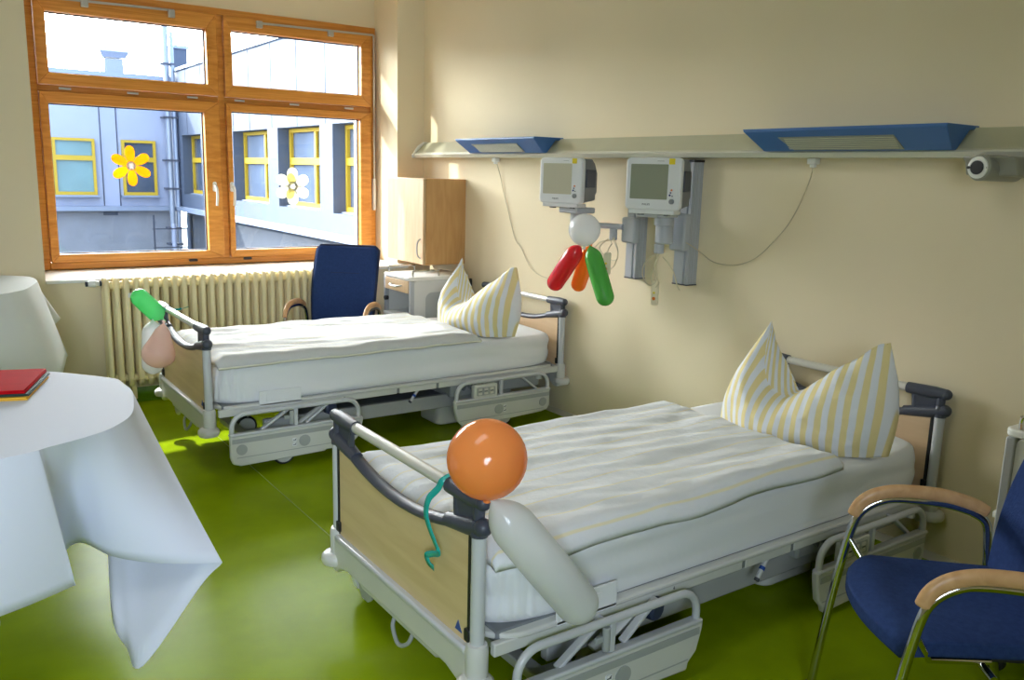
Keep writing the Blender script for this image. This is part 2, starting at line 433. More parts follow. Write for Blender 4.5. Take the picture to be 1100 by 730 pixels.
sUR = sash(1.932, 3.068, 2.004, 2.556, (1.985, 2.985, 2.085, 2.462))
sLL = sash(.748, 1.883, .858, 1.960, (.797, 1.775, .912, 1.888))
sLR = sash(1.932, 3.068, .858, 1.960, (1.968, 2.975, .912, 1.905))
def win_handle(x, s_):
    m = MB()
    m.prism(rrect(x - .013, x + .013, 1.335, 1.405, .012), 6.362, 6.375, lambda u, v, w: (u, w, v))
    m.tube(spline([(x, 6.365, 1.375), (x, 6.338, 1.372), (x + .004, 6.328, 1.35), (x + .006, 6.33, 1.30), (x + .002, 6.334, 1.235)], 6), .0095, 10)
    m.build('handle', M['white_metal'], s_)
win_handle(1.826, sLL); win_handle(1.950, sLR)
for x in (.90, 1.31, 1.70, 2.03, 2.44, 2.88):
    MB().cyl((x - .035, 6.382, 1.983), (x + .035, 6.382, 1.983), .0075, 12).build('hinge', M['alu'], win)
for x in (1.66, 2.055):
    MB().prism(rrect(x - .03, x + .03, .835, .853, .007), 6.385, 6.402, lambda u, v, w: (u, w, v)).build('drain_cap', M['black'], win)
for (xa, xb, sx) in ((.80, 1.60, sUL), (2.17, 3.085, sUR)):
    m = MB().bar((xa, 6.365, 2.530), (xb, 6.365, 2.545), .008, .014)
    if sx is sUR: m.bar((3.088, 6.37, 2.545), (3.088, 6.37, 1.25), .012, .010, (0, 1, 0))
    rd = m.build('opener_rod', M['alu'], win)
    for x in ((1.045, 1.58) if sx is sUL else (2.185, 2.73)):
        MB().box((x - .022, 6.352, 2.497), (x + .022, 6.378, 2.545)).build('opener_bracket', M['alu'], rd, bevel=.004)
MB().box((3.078, 6.36, 1.20), (3.098, 6.395, 1.45)).build('opener_lever', M['white_metal'], win, bevel=.003)
MB().box((NL, 5.84, 0.785), (NR, 6.40, 0.806)).build('window_sill', M['sill'], win, bevel=.004)
MB().box((.70, 6.50, .80), (3.116, 6.78, .812)).build('outer_sill', M['alu'], win)

def flower(cx, cz, petals, R, rc, label, cpet, ccen, rx=.032, extra=None):
    t = thing('flower_sticker', label, 'window sticker', (cx, 6.4325, cz), 0, 'flower stickers on the window panes')
    for a in petals:
        m = MB(); pts = []
        for k in range(20):
            q = 2 * PI * k / 20
            u = R * .56 + R * .44 * math.cos(q); v = rx * math.sin(q) * (1 + .25 * math.cos(q))
            pts.append((u * math.cos(a) - v * math.sin(a), u * math.sin(a) + v * math.cos(a)))
        m.prism(pts, -.0028, -.0008, lambda u, v, w: (u, w, v)).build('petal', cpet, t)
    m = MB(); m.lathe([(rc, 0), (rc, .0006), (0, .0007)], (0, -.0028, 0), (0, -1, 0), 20).build('flower_center', ccen, t)
    if extra:
        for a in extra:
            m = MB(); pts = []
            for k in range(16):
                q = 2 * PI * k / 16
                u = R * .42 + R * .3 * math.cos(q); v = rx * .8 * math.sin(q)
                pts.append((u * math.cos(a) - v * math.sin(a), u * math.sin(a) + v * math.cos(a)))
            m.prism(pts, -.0040, -.0030, lambda u, v, w: (u, w, v)).build('lemon_streak', M['st_lem'], t)
    return t
flower(1.283, 1.502, [PI / 2 + i * PI / 3 + .05 for i in range(6)], .137, .030, 'golden yellow six-petal flower sticker with pale centre on the left window pane', M['st_yel'], M['st_grey'])
flower(2.432, 1.378, [PI / 2 + i * PI / 3 for i in range(6)], .142, .04, 'whitish six-petal flower sticker on the right window pane', M['st_wht'], M['st_wht'], .042, (PI / 2 + .2, -PI / 2 - .35))

# ------------------------------------------------------------------ radiator
rad = thing('radiator', 'long cream ribbed radiator under the window sill', 'radiator', (1.8, 5.790, .12), world=True)
m = MB()
x = .965
while x < 2.66:
    for y, r in ((5.765, .0195), (5.835, .0195)):
        m.tube([(x, y, .15), (x, y, .785)], r, 10, caps=False)
    m.tube(spline([(x, 5.755, .765), (x, 5.765, .795), (x, 5.800, .806), (x, 5.835, .795), (x, 5.850, .765)], 4), .0185, 8)
    m.tube(spline([(x, 5.755, .165), (x, 5.765, .135), (x, 5.800, .124), (x, 5.835, .135), (x, 5.850, .165)], 4), .0185, 8)
    x += .0585
m.build('radiator_ribs', M['rad'], rad)
for z in (.165, .765): MB().cyl((.945, 5.800, z), (2.665, 5.800, z), .026, 16).build('header_pipe', M['rad'], rad)
v = MB().lathe([(.0, 0), (.016, .002), (.020, .01), (.022, .045), (.016, .052), (.016, .066)], (.865, 5.790, .783), (1, 0, 0), 20).build('valve', M['white_metal'], rad)
for xx in (.853, .931): MB().lathe([(.017, 0), (.017, .012)], (xx, 5.790, .783), (1, 0, 0), 16).build('valve_ring', M['gasket'], v)
MB().prism(rrect(1.085, 1.115, .69, .72, .003), 5.741, 5.746, lambda u, v, w: (u, w, v)).build('name_plate', M['white_metal'], rad)
for x in (1.1, 2.5): MB().box((x - .015, 5.790, .02), (x + .015, 5.86, .14)).build('wall_foot', M['rad'], rad)

# ------------------------------------------------------------------ wall cabinet
cab = thing('wall_cabinet', 'beech hanging cabinet with pale door and bow handle in the window corner', 'cabinet', (3.175, 5.68, .85), world=True)
MB().box((3.02, 5.395, .855), (XW, 5.965, 1.468)).build('cabinet_body', M['beech'], cab, bevel=.003)
d = MB().box((2.998, 5.40, .858), (3.018, 5.96, 1.465)).build('door', M['beech_pale'], cab, bevel=.002)
MB().tube(spline([(3.0, 5.437, 1.04), (2.976, 5.437, 1.02), (2.968, 5.437, .97), (2.976, 5.437, .92), (3.0, 5.437, .90)], 6), .006, 8).build('handle', M['alu'], d)

# ------------------------------------------------------------------ bedhead service rail with lamps
rl = thing('service_rail', 'long champagne service rail along the bed head wall', 'wall rail', (3.28, 3.2, 1.62), world=True)
prof = [(0, 1.735), (-.022, 1.735), (-.105, 1.656), (-.105, 1.650), (0, 1.650)]
MB().prism(prof, .2, 5.97, lambda u, v, w: (XW + u, w, v)).build('rail_cover', M['rail'], rl)
MB().prism([(0, 1.650), (-.118, 1.650), (-.124, 1.643), (-.110, 1.622), (0, 1.622)], .2, 5.975, lambda u, v, w: (XW + u, w, v)).build('rail_lip', M['rail_lip'], rl)
ec = [(0, 1.740), (-.03, 1.740), (-.075, 1.712), (-.108, 1.672), (-.132, 1.640), (-.125, 1.618), (0, 1.618)]
for a, b in ((5.97, 5.992), (.18, .2)):
    MB().prism(ec, a, b, lambda u, v, w: (XW + u, w, v)).build('end_cap', M['white_metal'], rl, bevel=.003)
def lamp(y0, y1, label):
    t = thing('reading_lamp', label, 'lamp', (3.2, (y0 + y1) / 2, 1.645), 0, 'blue reading lamps on the service rail', world=True)
    wedge = [(-.226, 1.742), (-.228, 1.730), (-.140, 1.648), (-.112, 1.648), (-.06, 1.724), (0, 1.728), (0, 1.742)]
    h = MB()
    n = 6
    # body with ends raked along the rail
    A = []
    for yy, s_ in ((y0, 1), (y1, -1)):
        ring = []
        for u, v in wedge:
            k = (1.742 - v) / .094
            off = (.02 if s_ > 0 else .06) * k
            ring.append(h.bm.verts.new((XW + u, yy + s_ * off, v)))
        A.append(ring)
    h.bm.faces.new(A[0][::-1]); h.bm.faces.new(A[1])
    for i in range(len(wedge)):
        j = (i + 1) % len(wedge)
        h.bm.faces.new([A[0][i], A[0][j], A[1][j], A[1][i]])
    h.build('lamp_housing', M['lampblue'], t, bevel=.003)
    # light outlet on the slanted face
    g = MB(); w = y1 - y0
    p0, p1 = Vector((-.2285, 1.7300)), Vector((-.1405, 1.6480)); nrm = Vector((-.68, -.73)).normalized()
    def F(s_, q, d_): return (XW + (p0 + (p1 - p0) * q + nrm * d_).x, s_, (p0 + (p1 - p0) * q + nrm * d_).y)
    ya, yb = y0 + .235 * w, y1 - .19 * w
    V = []
    for d_ in (-.002, .003):
        V.append([g.bm.verts.new(F(a, q, d_)) for a, q in ((ya, .30), (ya - .018, .93), (yb - .05, .93), (yb, .30))])
    g.bm.faces.new(V[1]); g.bm.faces.new(V[0][::-1])
    for i in range(4): g.bm.faces.new([V[0][i], V[0][(i + 1) % 4], V[1][(i + 1) % 4], V[1][i]])
    gr = g.build('light_outlet', M['grille'], t)
    k = MB()
    for i in range(1, 8):
        q = .30 + .63 * i / 8
        k.bar(F(ya, q, .004), F(yb - .03, q, .004), .002, .003)
    k.build('louvre', M['rail'], gr)
    return t
lamp(1.727, 2.675, 'blue wedge lamp on the rail above the near bed, right of both monitors')
lamp(4.265, 5.185, 'blue wedge lamp on the rail above the far bed, left of both monitors')

fx = thing('spot_socket', 'grey bracket with a round black and white socket under the rail, far right', 'fixture', (3.24, 1.6, 1.54), world=True)
m = MB(); m.prism([(-.245, 1.622), (-.0, 1.622), (-.0, 1.575), (-.06, 1.552), (-.20, 1.556), (-.215, 1.60)], 1.47, 1.655, lambda u, v, w: (XW + u, w, v))
m.build('bracket', M['sock'], fx, bevel=.008)
m = MB(); m.cyl((3.10, 1.585, 1.583), (3.30, 1.555, 1.583), .046, 28); m.build('socket_housing', M['sock'], fx, bevel=.006)
m = MB(); m.lathe([(.038, 0), (.038, .006), (.028, .010), (.022, .006)], (3.101, 1.585, 1.583), (-1, .15, 0), 28); ring = m.build('socket_ring', M['white_metal'], fx)
MB().lathe([(.024, 0), (.024, .011), (0, .012)], (3.100, 1.585, 1.583), (-1, .15, 0), 24).build('socket_eye', M['black'], ring)
for a in (.0, PI): MB().cyl((3.096, 1.585 + .031 * math.cos(a), 1.583), (3.089, 1.586 + .031 * math.cos(a), 1.583), .005, 8).build('socket_hole', M['black'], ring)

# ------------------------------------------------------------------ monitors, tracks, arms
def track(y0, y1, ztop, zbot, label, arm):
    t = thing('wall_track', label, 'monitor mount', (3.31, (y0 + y1) / 2, zbot), 0, 'monitor wall mounts', world=True)
    d = .075
    m = MB()
    ym = (y0 + y1) / 2
    m.prism([(XW, y0), (XW - d, y0), (XW - d, y0 + .018), (XW - d + .012, y0 + .018), (XW - d + .012, y0 + .030), (XW - d, y0 + .030), (XW - d, y1), (XW, y1)], zbot, ztop, lambda u, v, w: (u, v, w))
    m.build('track_profile', M['mountg'], t, bevel=.003)
    MB().box((XW - d - .001, y0 - .002, zbot - .006), (XW, y1 + .002, zbot)).build('end_cap', M['capgrey'], t)
    MB().box((XW - d - .001, y0 - .003, ztop), (XW, y1 + .003, ztop + .012)).build('top_cap', M['black'], t)
    g = MB()
    for q in (.25, .55, .8): g.box((XW - d * q - .002, y0 - .002, zbot), (XW - d * q + .002, y0 + .001, ztop))
    g.build('track_groove', M['bedg'], t)
    arm(t)
    return t
def arm_left(t):
    s_ = MB(); s_.box((3.24, 3.475, 1.16), (3.285, 3.582, 1.30)); s_.build('slide_block', M['mountg'], t, bevel=.012)
    MB().tube([(3.235, 3.56, 1.245), (3.21, 3.66, 1.245), (3.13, 3.84, 1.245)], .020, 12, flat=.8).build('arm', M['mountg'], t)
    MB().cyl((3.215, 3.615, 1.17), (3.215, 3.615, 1.235), .022, 16).build('arm_hook', M['mountg'], t, bevel=.004)
    MB().cyl((3.13, 3.84, 1.225), (3.13, 3.84, 1.31), .036, 20).build('swivel', M['mountg'], t, bevel=.006)
    MB().box((3.06, 3.76, 1.308), (3.20, 3.92, 1.342)).build('mount_plate', M['mountg'], t, bevel=.008)
def arm_right(t):
    s_ = MB(); s_.box((3.23, 3.095, 1.15), (3.285, 3.20, 1.34)); s_.build('slide_block', M['mountg'], t, bevel=.012)
    MB().cyl((3.165, 3.17, 1.185), (3.165, 3.17, 1.30), .046, 24).build('arm', M['mountg'], t, bevel=.01)
    MB().cyl((3.155, 3.19, 1.135), (3.155, 3.19, 1.185), .026, 16).build('arm_hook', M['mountg'], t, bevel=.004)
    MB().cyl((3.13, 3.14, 1.28), (3.13, 3.14, 1.325), .05, 20).build('swivel', M['mountg'], t, bevel=.006)
    MB().box((3.03, 3.09, 1.322), (3.18, 3.25, 1.345)).build('mount_plate', M['mountg'], t, bevel=.008)
track(3.487, 3.572, 1.60, .967, 'left grey vertical wall track with a swing arm for a monitor', arm_left)
track(3.10, 3.20, 1.60, .977, 'right grey vertical wall track directly behind the dark-screened monitor', arm_right)

def monitor(cx, cy, zc, ang, tilt, label, scr, glow):
    """front faces local -x; ang turns it about z"""
    t = thing('patient_monitor', label, 'monitor', (cx, cy, zc - .128), ang, 'patient monitors on the wall')
    W, H = .288, .252
    k = MB()
    k.prism(rrect(-W / 2, W / 2, 0, H, .022), 0, .040, lambda u, v, w: (w, -u, v)); 
    bez = k.build('front_bezel', M['mon_w'], t, bevel=.008)
    k = MB()
    k.prism([(.04, .004), (.165, .02), (.165, .05), (.178, .06), (.178, .17), (.150, .225), (.120, H - .004), (.04, H - .004)], -W / 2 + .012, W / 2 - .012, lambda u, v, w: (u, w, v))
    k.build('rear_housing', M['mon_g'], t, bevel=.008)
    k = MB(); k.box((.06, -W / 2 + .004, .09), (.15, -W / 2 + .013, .19)); k.build('side_vent', M['capgrey'], t, bevel=.004)
    k = MB(); k.prism([(.010, -.020), (.10, -.020), (.10, 0), (.006, 0)], -W / 2 + .03, W / 2 - .02, lambda u, v, w: (u, w, v)); k.build('base_plate', M['mon_w'], t, bevel=.003)
    k = MB(); k.prism(rrect(-W / 2 + .026, W / 2 - .066, .052, H - .032, .004), -.0005, .004, lambda u, v, w: (w, -u, v)); s_ = k.build('screen', scr, bez)
    if glow:
        k = MB(); k.prism(rrect(-W / 2 + .10, W / 2 - .085, .08, H - .055, .03), -.0012, -.0006, lambda u, v, w: (w, -u, v)); k.build('amber_patch', glow, bez)
    k = MB(); k.prism(rrect(W / 2 - .064, W / 2 - .034, H - .032, H - .004, .002), -.0015, .003, lambda u, v, w: (w, -u, v)); k.build('yellow_label', M['yellow'], bez)
    for (a, b, mt, r) in ((-.048, .098, M['red_btn'], .005), (-.052, .086, M['blue_btn'], .004), (-.056, .074, M['blue_btn'], .005), (-.043, .070, M['ink'], .003)):
        MB().lathe([(r, 0), (r, .003), (0, .0035)], (0, -W / 2 - a - .004, b), (-1, 0, 0), 12).build('button', mt, bez)
    MB().lathe([(.0125, 0), (.0125, .010), (.009, .013), (0, .013)], (0, -W / 2 + .040, .044), (-1, 0, 0), 20).build('dial', M['knobgrey'], bez)
    text_mesh('brand_lettering', 'PHILIPS', .013, M['ink'], bez, frame_m((-.0006, .03, .026), (0, -1, 0), (0, 0, 1)))
    MB().box((-.0008, -.055, H - .018), (.002, -.02, H - .0155)).build('printed_line', M['bedg'], bez)
    for y in (-.07, .07): MB().box((.02, y - .012, -.028), (.05, y + .012, -.019)).build('foot', M['mon_g'], t)
    return t
# the amber patch is the sunlit cabinet mirrored in the second screen: it is left to the screen's gloss
monitor(3.005, 3.845, 1.490, .28, 0, 'small patient monitor with pale blank screen on the left swing arm', M['screen_pale'], None)
monitor(2.985, 3.088, 1.490, .40, 0, 'patient monitor with dark greenish screen in front of the right wall track', M['screen'], None)

# ------------------------------------------------------------------ nurse call handsets and cords
def handset(x, y, ztop, zbot, dx, dy, label, loops):
    t = thing('call_handset', label, 'call handset', (x, y, zbot), 0, 'call handsets hanging by the monitors', world=True)
    k = MB()
    k.prism(rrect(-.019, .019, zbot, zbot + .125, .010), -.011, .011, lambda u, v, w: (x + u * dx + w * dy, y - u * dy + w * dx, v))
    h = k.build('handset_body', M['handset'], t, bevel=.003)
    MB().lathe([(.009, 0), (.009, .004), (0, .005)], (x - .011, y - .004, zbot + .035), (-1, -.3, 0), 14).build('call_button', M['red_btn'], h)
    MB().lathe([(.006, 0), (.006, .004), (0, .005)], (x - .011, y - .004, zbot + .065), (-1, -.3, 0), 14).build('lamp_button', M['yellow'], h)
    k = MB()
    for lp in loops: k.tube(spline(lp, 8), .0032, 6)
    k.build('cable', M['cable'], t)
    return t
handset(3.10, 3.525, 1.11, .988, .6, .8, 'ivory call handset with coiled cable hanging from the left monitor arm',
        [[(3.215, 3.615, 1.17), (3.17, 3.68, 1.15), (3.16, 3.73, 1.07), (3.17, 3.70, 1.00), (3.18, 3.64, .99), (3.18, 3.56, 1.03), (3.18, 3.53, 1.11), (3.19, 3.57, 1.17), (3.215, 3.61, 1.19)],
         [(3.215, 3.615, 1.18), (3.17, 3.56, 1.17), (3.15, 3.50, 1.12), (3.16, 3.52, 1.07), (3.17, 3.60, 1.07), (3.175, 3.68, 1.12), (3.20, 3.64, 1.175)],
         [(3.20, 3.62, 1.17), (3.18, 3.585, 1.15), (3.14, 3.545, 1.15), (3.11, 3.53, 1.13), (3.10, 3.525, 1.110)]])
handset(3.14, 3.185, 1.0, .868, .5, .86, 'ivory call handset on a straggling cable hanging from the right wall track',
        [[(3.155, 3.19, 1.14), (3.12, 3.245, 1.09), (3.11, 3.255, 1.02), (3.12, 3.21, .97), (3.13, 3.17, 1.0), (3.14, 3.19, 1.07), (3.15, 3.20, 1.14)],
         [(3.155, 3.18, 1.14), (3.13, 3.19, 1.08), (3.12, 3.165, 1.03), (3.13, 3.155, .985), (3.135, 3.19, .96), (3.135, 3.215, 1.01), (3.145, 3.20, 1.08), (3.15, 3.185, 1.13)],
         [(3.15, 3.185, 1.13), (3.14, 3.20, 1.06), (3.14, 3.19, 1.0), (3.14, 3.185, .99)],
         [(3.155, 3.16, 1.12), (3.16, 3.09, 1.06), (3.17, 3.06, .98), (3.18, 3.05, .96)]])
def cord(label, plug, pts, mt):
    t = thing('plug_lead', label, 'cord', plug, 0, 'thin cords plugged in under the rail', world=True)
    p = Vector(plug)
    MB().box(p + Vector((-.028, -.022, -.028)), p + Vector((.012, .022, .0))).build('plug', M['white_metal'], t, bevel=.005)
    MB().box(p + Vector((-.020, -.012, -.042)), p + Vector((.004, .012, -.026))).build('plug_tip', M['white_metal'], t, bevel=.005)
    MB().tube(spline(pts, 8), .0026, 6).build('cable', mt, t)
cord('thin pale cord hanging down the wall behind the far bed', (3.325, 4.965, 1.622),
     [(3.325, 4.962, 1.585), (3.338, 4.93, 1.49), (3.342, 4.90, 1.40), (3.343, 4.85, 1.30), (3.343, 4.80, 1.19), (3.343, 4.74, 1.08), (3.343, 4.67, 1.03), (3.343, 4.58, .93), (3.343, 4.50, .885), (3.343, 4.42, .868), (3.343, 4.3, .86)], M['cable_d'])
cord('grey beige cord sagging across the wall to the right wall track', (3.325, 2.425, 1.622),
     [(3.325, 2.43, 1.585), (3.338, 2.45, 1.53), (3.342, 2.49, 1.43), (3.342, 2.55, 1.32), (3.342, 2.63, 1.23), (3.342, 2.72, 1.15), (3.342, 2.82, 1.108), (3.342, 2.92, 1.098), (3.342, 3.00, 1.108), (3.335, 3.06, 1.14), (3.28, 3.085, 1.18), (3.24, 3.10, 1.20)], M['cable_d'])

# ------------------------------------------------------------------ hospital beds
BL, BW = 2.18, 0.88
def make_bed(cx, cy, L, label, seedv, sides=2):
    t = thing('hospital_bed', label, 'bed', (cx, cy, 0), 0, 'height adjustable hospital beds')
    def p(u, v, z): return (u - BL / 2, v - BW / 2, z + L)
    def g(u, v, z): return (u - BL / 2, v - BW / 2, z)          # stays on the floor
    # ---- end boards
    for end, u0, sg in (('foot', 0.0, -1), ('head', BL, 1)):
        ebd = []
        for v in (0, BW):
            MB().cyl(p(u0, v, .225), p(u0, v, .640), .0195, 20).build('post', M['bedsteel'], t)
            m = MB().lathe([(.026, .192), (.031, .200), (.031, .300), (.027, .312), (.020, .314)], p(u0, v, 0), (0, 0, 1), 24)
            m.build('post_sleeve', M['bedw'], t)
            m = MB().lathe([(.010, .180), (.046, .184), (.052, .196), (.050, .212), (.040, .222), (.015, .226)], p(u0 + sg * .008, v + (-.008 if v == 0 else .008), 0), (0, 0, 1), 28)
            m.build('bumper_disc', M['bedw'], t)
            # moulded corner cap: upper socket, lower socket, two webs
            s_ = 1 if v == 0 else -1
            c = MB()
            c.tube([p(u0, v - s_ * .018, .708), p(u0, v + s_ * .03, .706), p(u0, v + s_ * .145, .703)], [.020, .025, .0225], 14)
            c.ball(p(u0, v - s_ * .016, .707), .0215, 14)
            c.tube([p(u0, v - s_ * .020, .640), p(u0, v + s_ * .04, .626), p(u0, v + s_ * .15, .604)], [.024, .026, .021], 14)
            c.ball(p(u0, v - s_ * .018, .641), .0245, 14)
            c.tube([p(u0, v + s_ * .004, .635), p(u0, v + s_ * .002, .705)], .0165, 10)
            c.tube([p(u0, v + s_ * .10, .615), p(u0, v + s_ * .118, .70)], [.020, .010], 10, flat=.6)
            c.box(p(u0 - .006, v + s_ * .012, .63), p(u0 + .006, v + s_ * .11, .70))
            c.lathe([(.023, .0), (.0235, .035), (.018, .045)], p(u0, v, .612), (0, 0, 1), 20)
            cap = c.build('corner_cap', M['capgrey'], t)
        MB().cyl(p(u0, .13, .7035), p(u0, BW - .13, .7035), .0175, 18).build('push_handle', M['handle'], t)
        band = [(v, .562 + .050 * ((v - .44) / .33) ** 2) for v in [.10 + .68 * k / 16 for k in range(17)]]
        MB().tube([p(u0, v, z) for v, z in band], .0215, 12, flat=.75).build('board_rail', M['capgrey'], t)
        top = [(.030, .615)] + [(v, z) for v, z in band] + [(BW - .030, .615)]
        bd = MB().prism([(.030, .285)] + top + [(BW - .030, .285)], u0 - .009, u0 + .009, lambda a, b, w: p(w, a, b)).build('end_board', M['maple'] if end == 'foot' else M['maple_h'], t)
        for v in (.0245, BW - .0245):
            MB().box(p(u0 - .013, v - .0055, .30), p(u0 + .013, v + .0055, .625)).build('board_edge', M['black'], t)
        for v in (.026, BW - .026):
            MB().box(p(u0 - .019, v - .012, .31), p(u0 + .019, v + .012, .345)).build('board_catch', M['black'], t, bevel=.003)
        bar = [(.0, .295), (BW, .295), (BW, .165), (BW - .035, .165), (BW - .06, .185), (BW - .12, .200), (.12, .200), (.06, .185), (.035, .165), (0, .165)]
        MB().prism(bar, u0 - .026, u0 + .026, lambda a, b, w: p(w, a, b)).build('end_beam', M['bedw'], t, bevel=.006)
        MB().box(p(u0 - .029, .02, .275), p(u0 + .022, BW - .02, .298)).build('beam_ledge', M['bedsteel'], t, bevel=.008)
        MB().prism([(.14, .202), (.74, .202), (.68, .172), (.20, .172)], u0 - .010, u0 + .02, lambda a, b, w: p(w, a, b)).build('beam_lip', M['bedw'], t, bevel=.004)
        if end == 'foot':
            tri = MB().prism([(.060, .315), (.095, .315), (.080, .345)], -.0105, -.0090, lambda a, b, w: p(w, a, b))
            tri.build('blue_mark', pm_blue, bd)
            pd = MB().prism([(.645, .195), (.775, .195), (.755, .125), (.735, .108), (.695, .108), (.675, .125)], .015, .032, lambda a, b, w: p(w, a, b))
            pd.build('foot_plate', M['bedg'], t, bevel=.005)
            MB().tube(spline([p(.01, .475, .175), p(-.005, .47, .14), p(-.012, .42, .105), p(-.005, .37, .13), p(.01, .36, .175)], 6), .0065, 8).build('cable_hook', M['bedg'], t)
    # ---- mattress platform
    for v in (-.012, BW + .012):
        s_ = -1 if v < 0 else 1
        for (a, b) in ((.04, 1.015), (1.03, 1.265), (1.28, 2.14)):
            MB().box(p(a, v - .011, .268), p(b, v + .011, .306)).build('side_bar', M['bedw'], t, bevel=.004)
        for a in (1.0225, 1.2725): MB().box(p(a - .008, v - .008, .272), p(a + .008, v + .008, .302)).build('bar_joint', M['under'], t)
    MB().box(p(.06, .0, .285), p(2.12, BW, .322)).build('mattress_platform', M['under'], t, bevel=.01)
    m = MB()
    tray = rrect(.022, 2.15, -.03, BW + .03, .13, 6)
    m.prism(tray, .300, .318, lambda a, b, w: p(a, b, w)); m.build('platform_rim', M['bedw'], t, bevel=.006)
    # name card holder on the near bar
    cb = MB().box(p(.24, -.030, .300), p(.46, -.022, .380)).build('card_holder', M['sheet'], t, bevel=.003)
    MB().box(p(.275, -.0325, .325), p(.40, -.0295, .362)).build('card_slot', M['sheet'], cb, bevel=.002)
    # ---- under frame
    for v in (.10, BW - .10):
        MB().box(g(.30, v - .018, .115 + L), g(1.86, v + .018, .195 + L)).build('lift_beam', M['bedbeam'], t, bevel=.006)
    MB().box(g(.50, .14, .135 + L * .6), g(1.70, BW - .14, .185 + L * .6)).build('motor_bridge', M['under'], t, bevel=.01)
    for u in (.56, 1.56):
        a, b = (u - .075, u + .075) if u < 1 else (u - .17, u + .15)
        m = MB()
        m.prism(rrect(a, b, .17, .42, .05, 4), .012, .165 + L, lambda x_, y_, w: g(x_, y_, w)); m.build('lift_column', M['bedw'], t, bevel=.01)
    hb = MB(); hb.box(p(1.40, .045, .175), p(2.05, .30, .265)); hb.build('drive_box', M['bedg'], t, bevel=.012)
    m = MB()
    for k in range(4): m.tube(spline([p(1.45 + .05 * k, .035, .262), p(1.475 + .05 * k, .02, .225), p(1.50 + .05 * k, .035, .262)], 5), .007, 6)
    m.build('coiled_lead', M['under'], t)
    m = MB()
    m.bar(g(.25, .02, .105), g(.25, BW - .25, .105), .05, .03); m.bar(g(1.80, .02, .105), g(1.80, BW - .02, .105), .05, .03)
    m.bar(g(.25, .30, .105), g(1.80, .30, .105), .05, .03); m.bar(g(.36, .04, .115), g(.25, .06, .105), .04, .025)
    m.build('base_chassis', M['bedbeam'], t, bevel=.005)
    for (u, v) in ((.375, .02), (.36, .58), (1.77, .03), (1.77, .84)):
        w = MB().lathe([(.030, -.012), (.054, -.014), (.060, -.009), (.060, .009), (.054, .014), (.030, .012)], g(u, v, .0605), (0, 1, 0), 32).build('caster_wheel', M['tyre'], t)
        MB().lathe([(0, -.018), (.048, -.016), (.050, -.010), (.050, .010), (.048, .016), (0, .018)], g(u, v, .0605), (0, 1, 0), 32).build('wheel_disc', M['bedw'], w)
        MB().tube([g(u, v + .026, .06), g(u + .02, v + .022, .105), g(u, v, .125)], [.012, .016, .018], 10).build('caster_fork', M['bedg'], w)
    # ---- lever and knob
    lv = MB().tube([p(1.165, -.012, .292), p(1.10, -.02, .215)], .0085, 10).build('crank_lever', M['bedsteel'], t)
    MB().cyl(p(1.128, -.0167, .248), p(1.120, -.0177, .2385), .0102, 12).build('blue_ring', pm_blue, lv)
    MB().cyl(p(1.10, -.02, .215), p(1.094, -.021, .208), .0095, 10).build('lever_tip', M['ink'], lv)
    MB().tube([p(.42, .02, .15), p(.52, .01, .215), p(.575, .005, .252)], [.026, .022, .016], 10, flat=.55).build('release_arm', M['bedw'], t)
    MB().lathe([(.030, 0), (.038, .008), (.038, .034), (.030, .042), (0, .043)], p(.615, .002, .245), (.25, -1, 0), 10).build('release_knob', pm_navy, t)
    # ---- lowered split side rails
    for side, v0, sd in (('near', -.062, -1), ('far', BW + .062, 1))[:sides]:
        for kind, ua, ub in (('foot', .075, .775), ('head', 1.365, 2.045)):
            rail = MB()
            r = .055
            path = [p(ua + .012, v0, .175)] + [p(ua + .012, v0, .215)]
            path += [p(ua + .012 + .072 * (1 - math.cos(a)), v0, .215 + .072 * math.sin(a)) for a in (PI / 2 * k / 7 for k in range(1, 8))]
            path += [p(ub - .012 - .072 * (1 - math.cos(a)), v0, .215 + .072 * math.sin(a)) for a in (PI / 2 * (7 - k) / 7 for k in range(0, 8))]
            path += [p(ub - .012, v0, .175)]
            fr = rail.tube(path, .0125, 12).build('rail_tube', M['bedsteel'], t)
            q = .055
            if kind == 'foot': poly = [(ua, .185), (ub + .01, .185), (ub + .008, .155), (ub - .012, .085), (ub - .045, .055), (ub - .05, .030), (ub - .20, .036), (ub - .21, .028), (ua + .05, .022), (ua + .012, .036), (ua, .07)]
            else: poly = [(ua - .01, .185), (ub, .185), (ub, .085), (ub - .02, .055), (ub - .06, .045), (ua + .10, .022), (ua + .055, .016), (ua + .045, .040), (ua + .01, .075), (ua - .006, .15)]
            pn = MB().prism(poly, v0 - .014, v0 + .014, lambda a, b, w: p(a, w, b)).build('rail_panel', M['bedw'], t, bevel=.007)
            MB().box(p(ua + .008, v0 + sd * .0135, .142), p(ub - .008, v0 + sd * .0165, .166)).build('grey_stripe', M['bedg'], pn, bevel=.001)
            MB().box(p(ua - .002, v0 - .018, .176), p(ub + .004, v0 + .018, .192)).build('panel_cap', M['bedsteel'], pn, bevel=.006)
            MB().box(p(ua + .03, v0 + sd * .0135, .066), p(ub - .05, v0 + sd * .0152, .070)).build('panel_groove', M['bedg'], pn)
            ud = ua + .055 if kind == 'foot' else ub - .055
            MB().lathe([(.027, 0), (.027, .003), (0, .004)], p(ud, v0 + sd * .014, .108), (0, sd, 0), 24).build('round_emblem', M['bedg'], pn)
            um = (ua + ub) / 2
            us = um + (.03 if kind == 'foot' else -.04)
            pc = MB().lathe([(.030, 0), (.030, .003), (0, .0035)], p(us, v0 + sd * .014, .106), (0, sd, 0), 24).build('pictogram_disc', M['bedg'], pn)
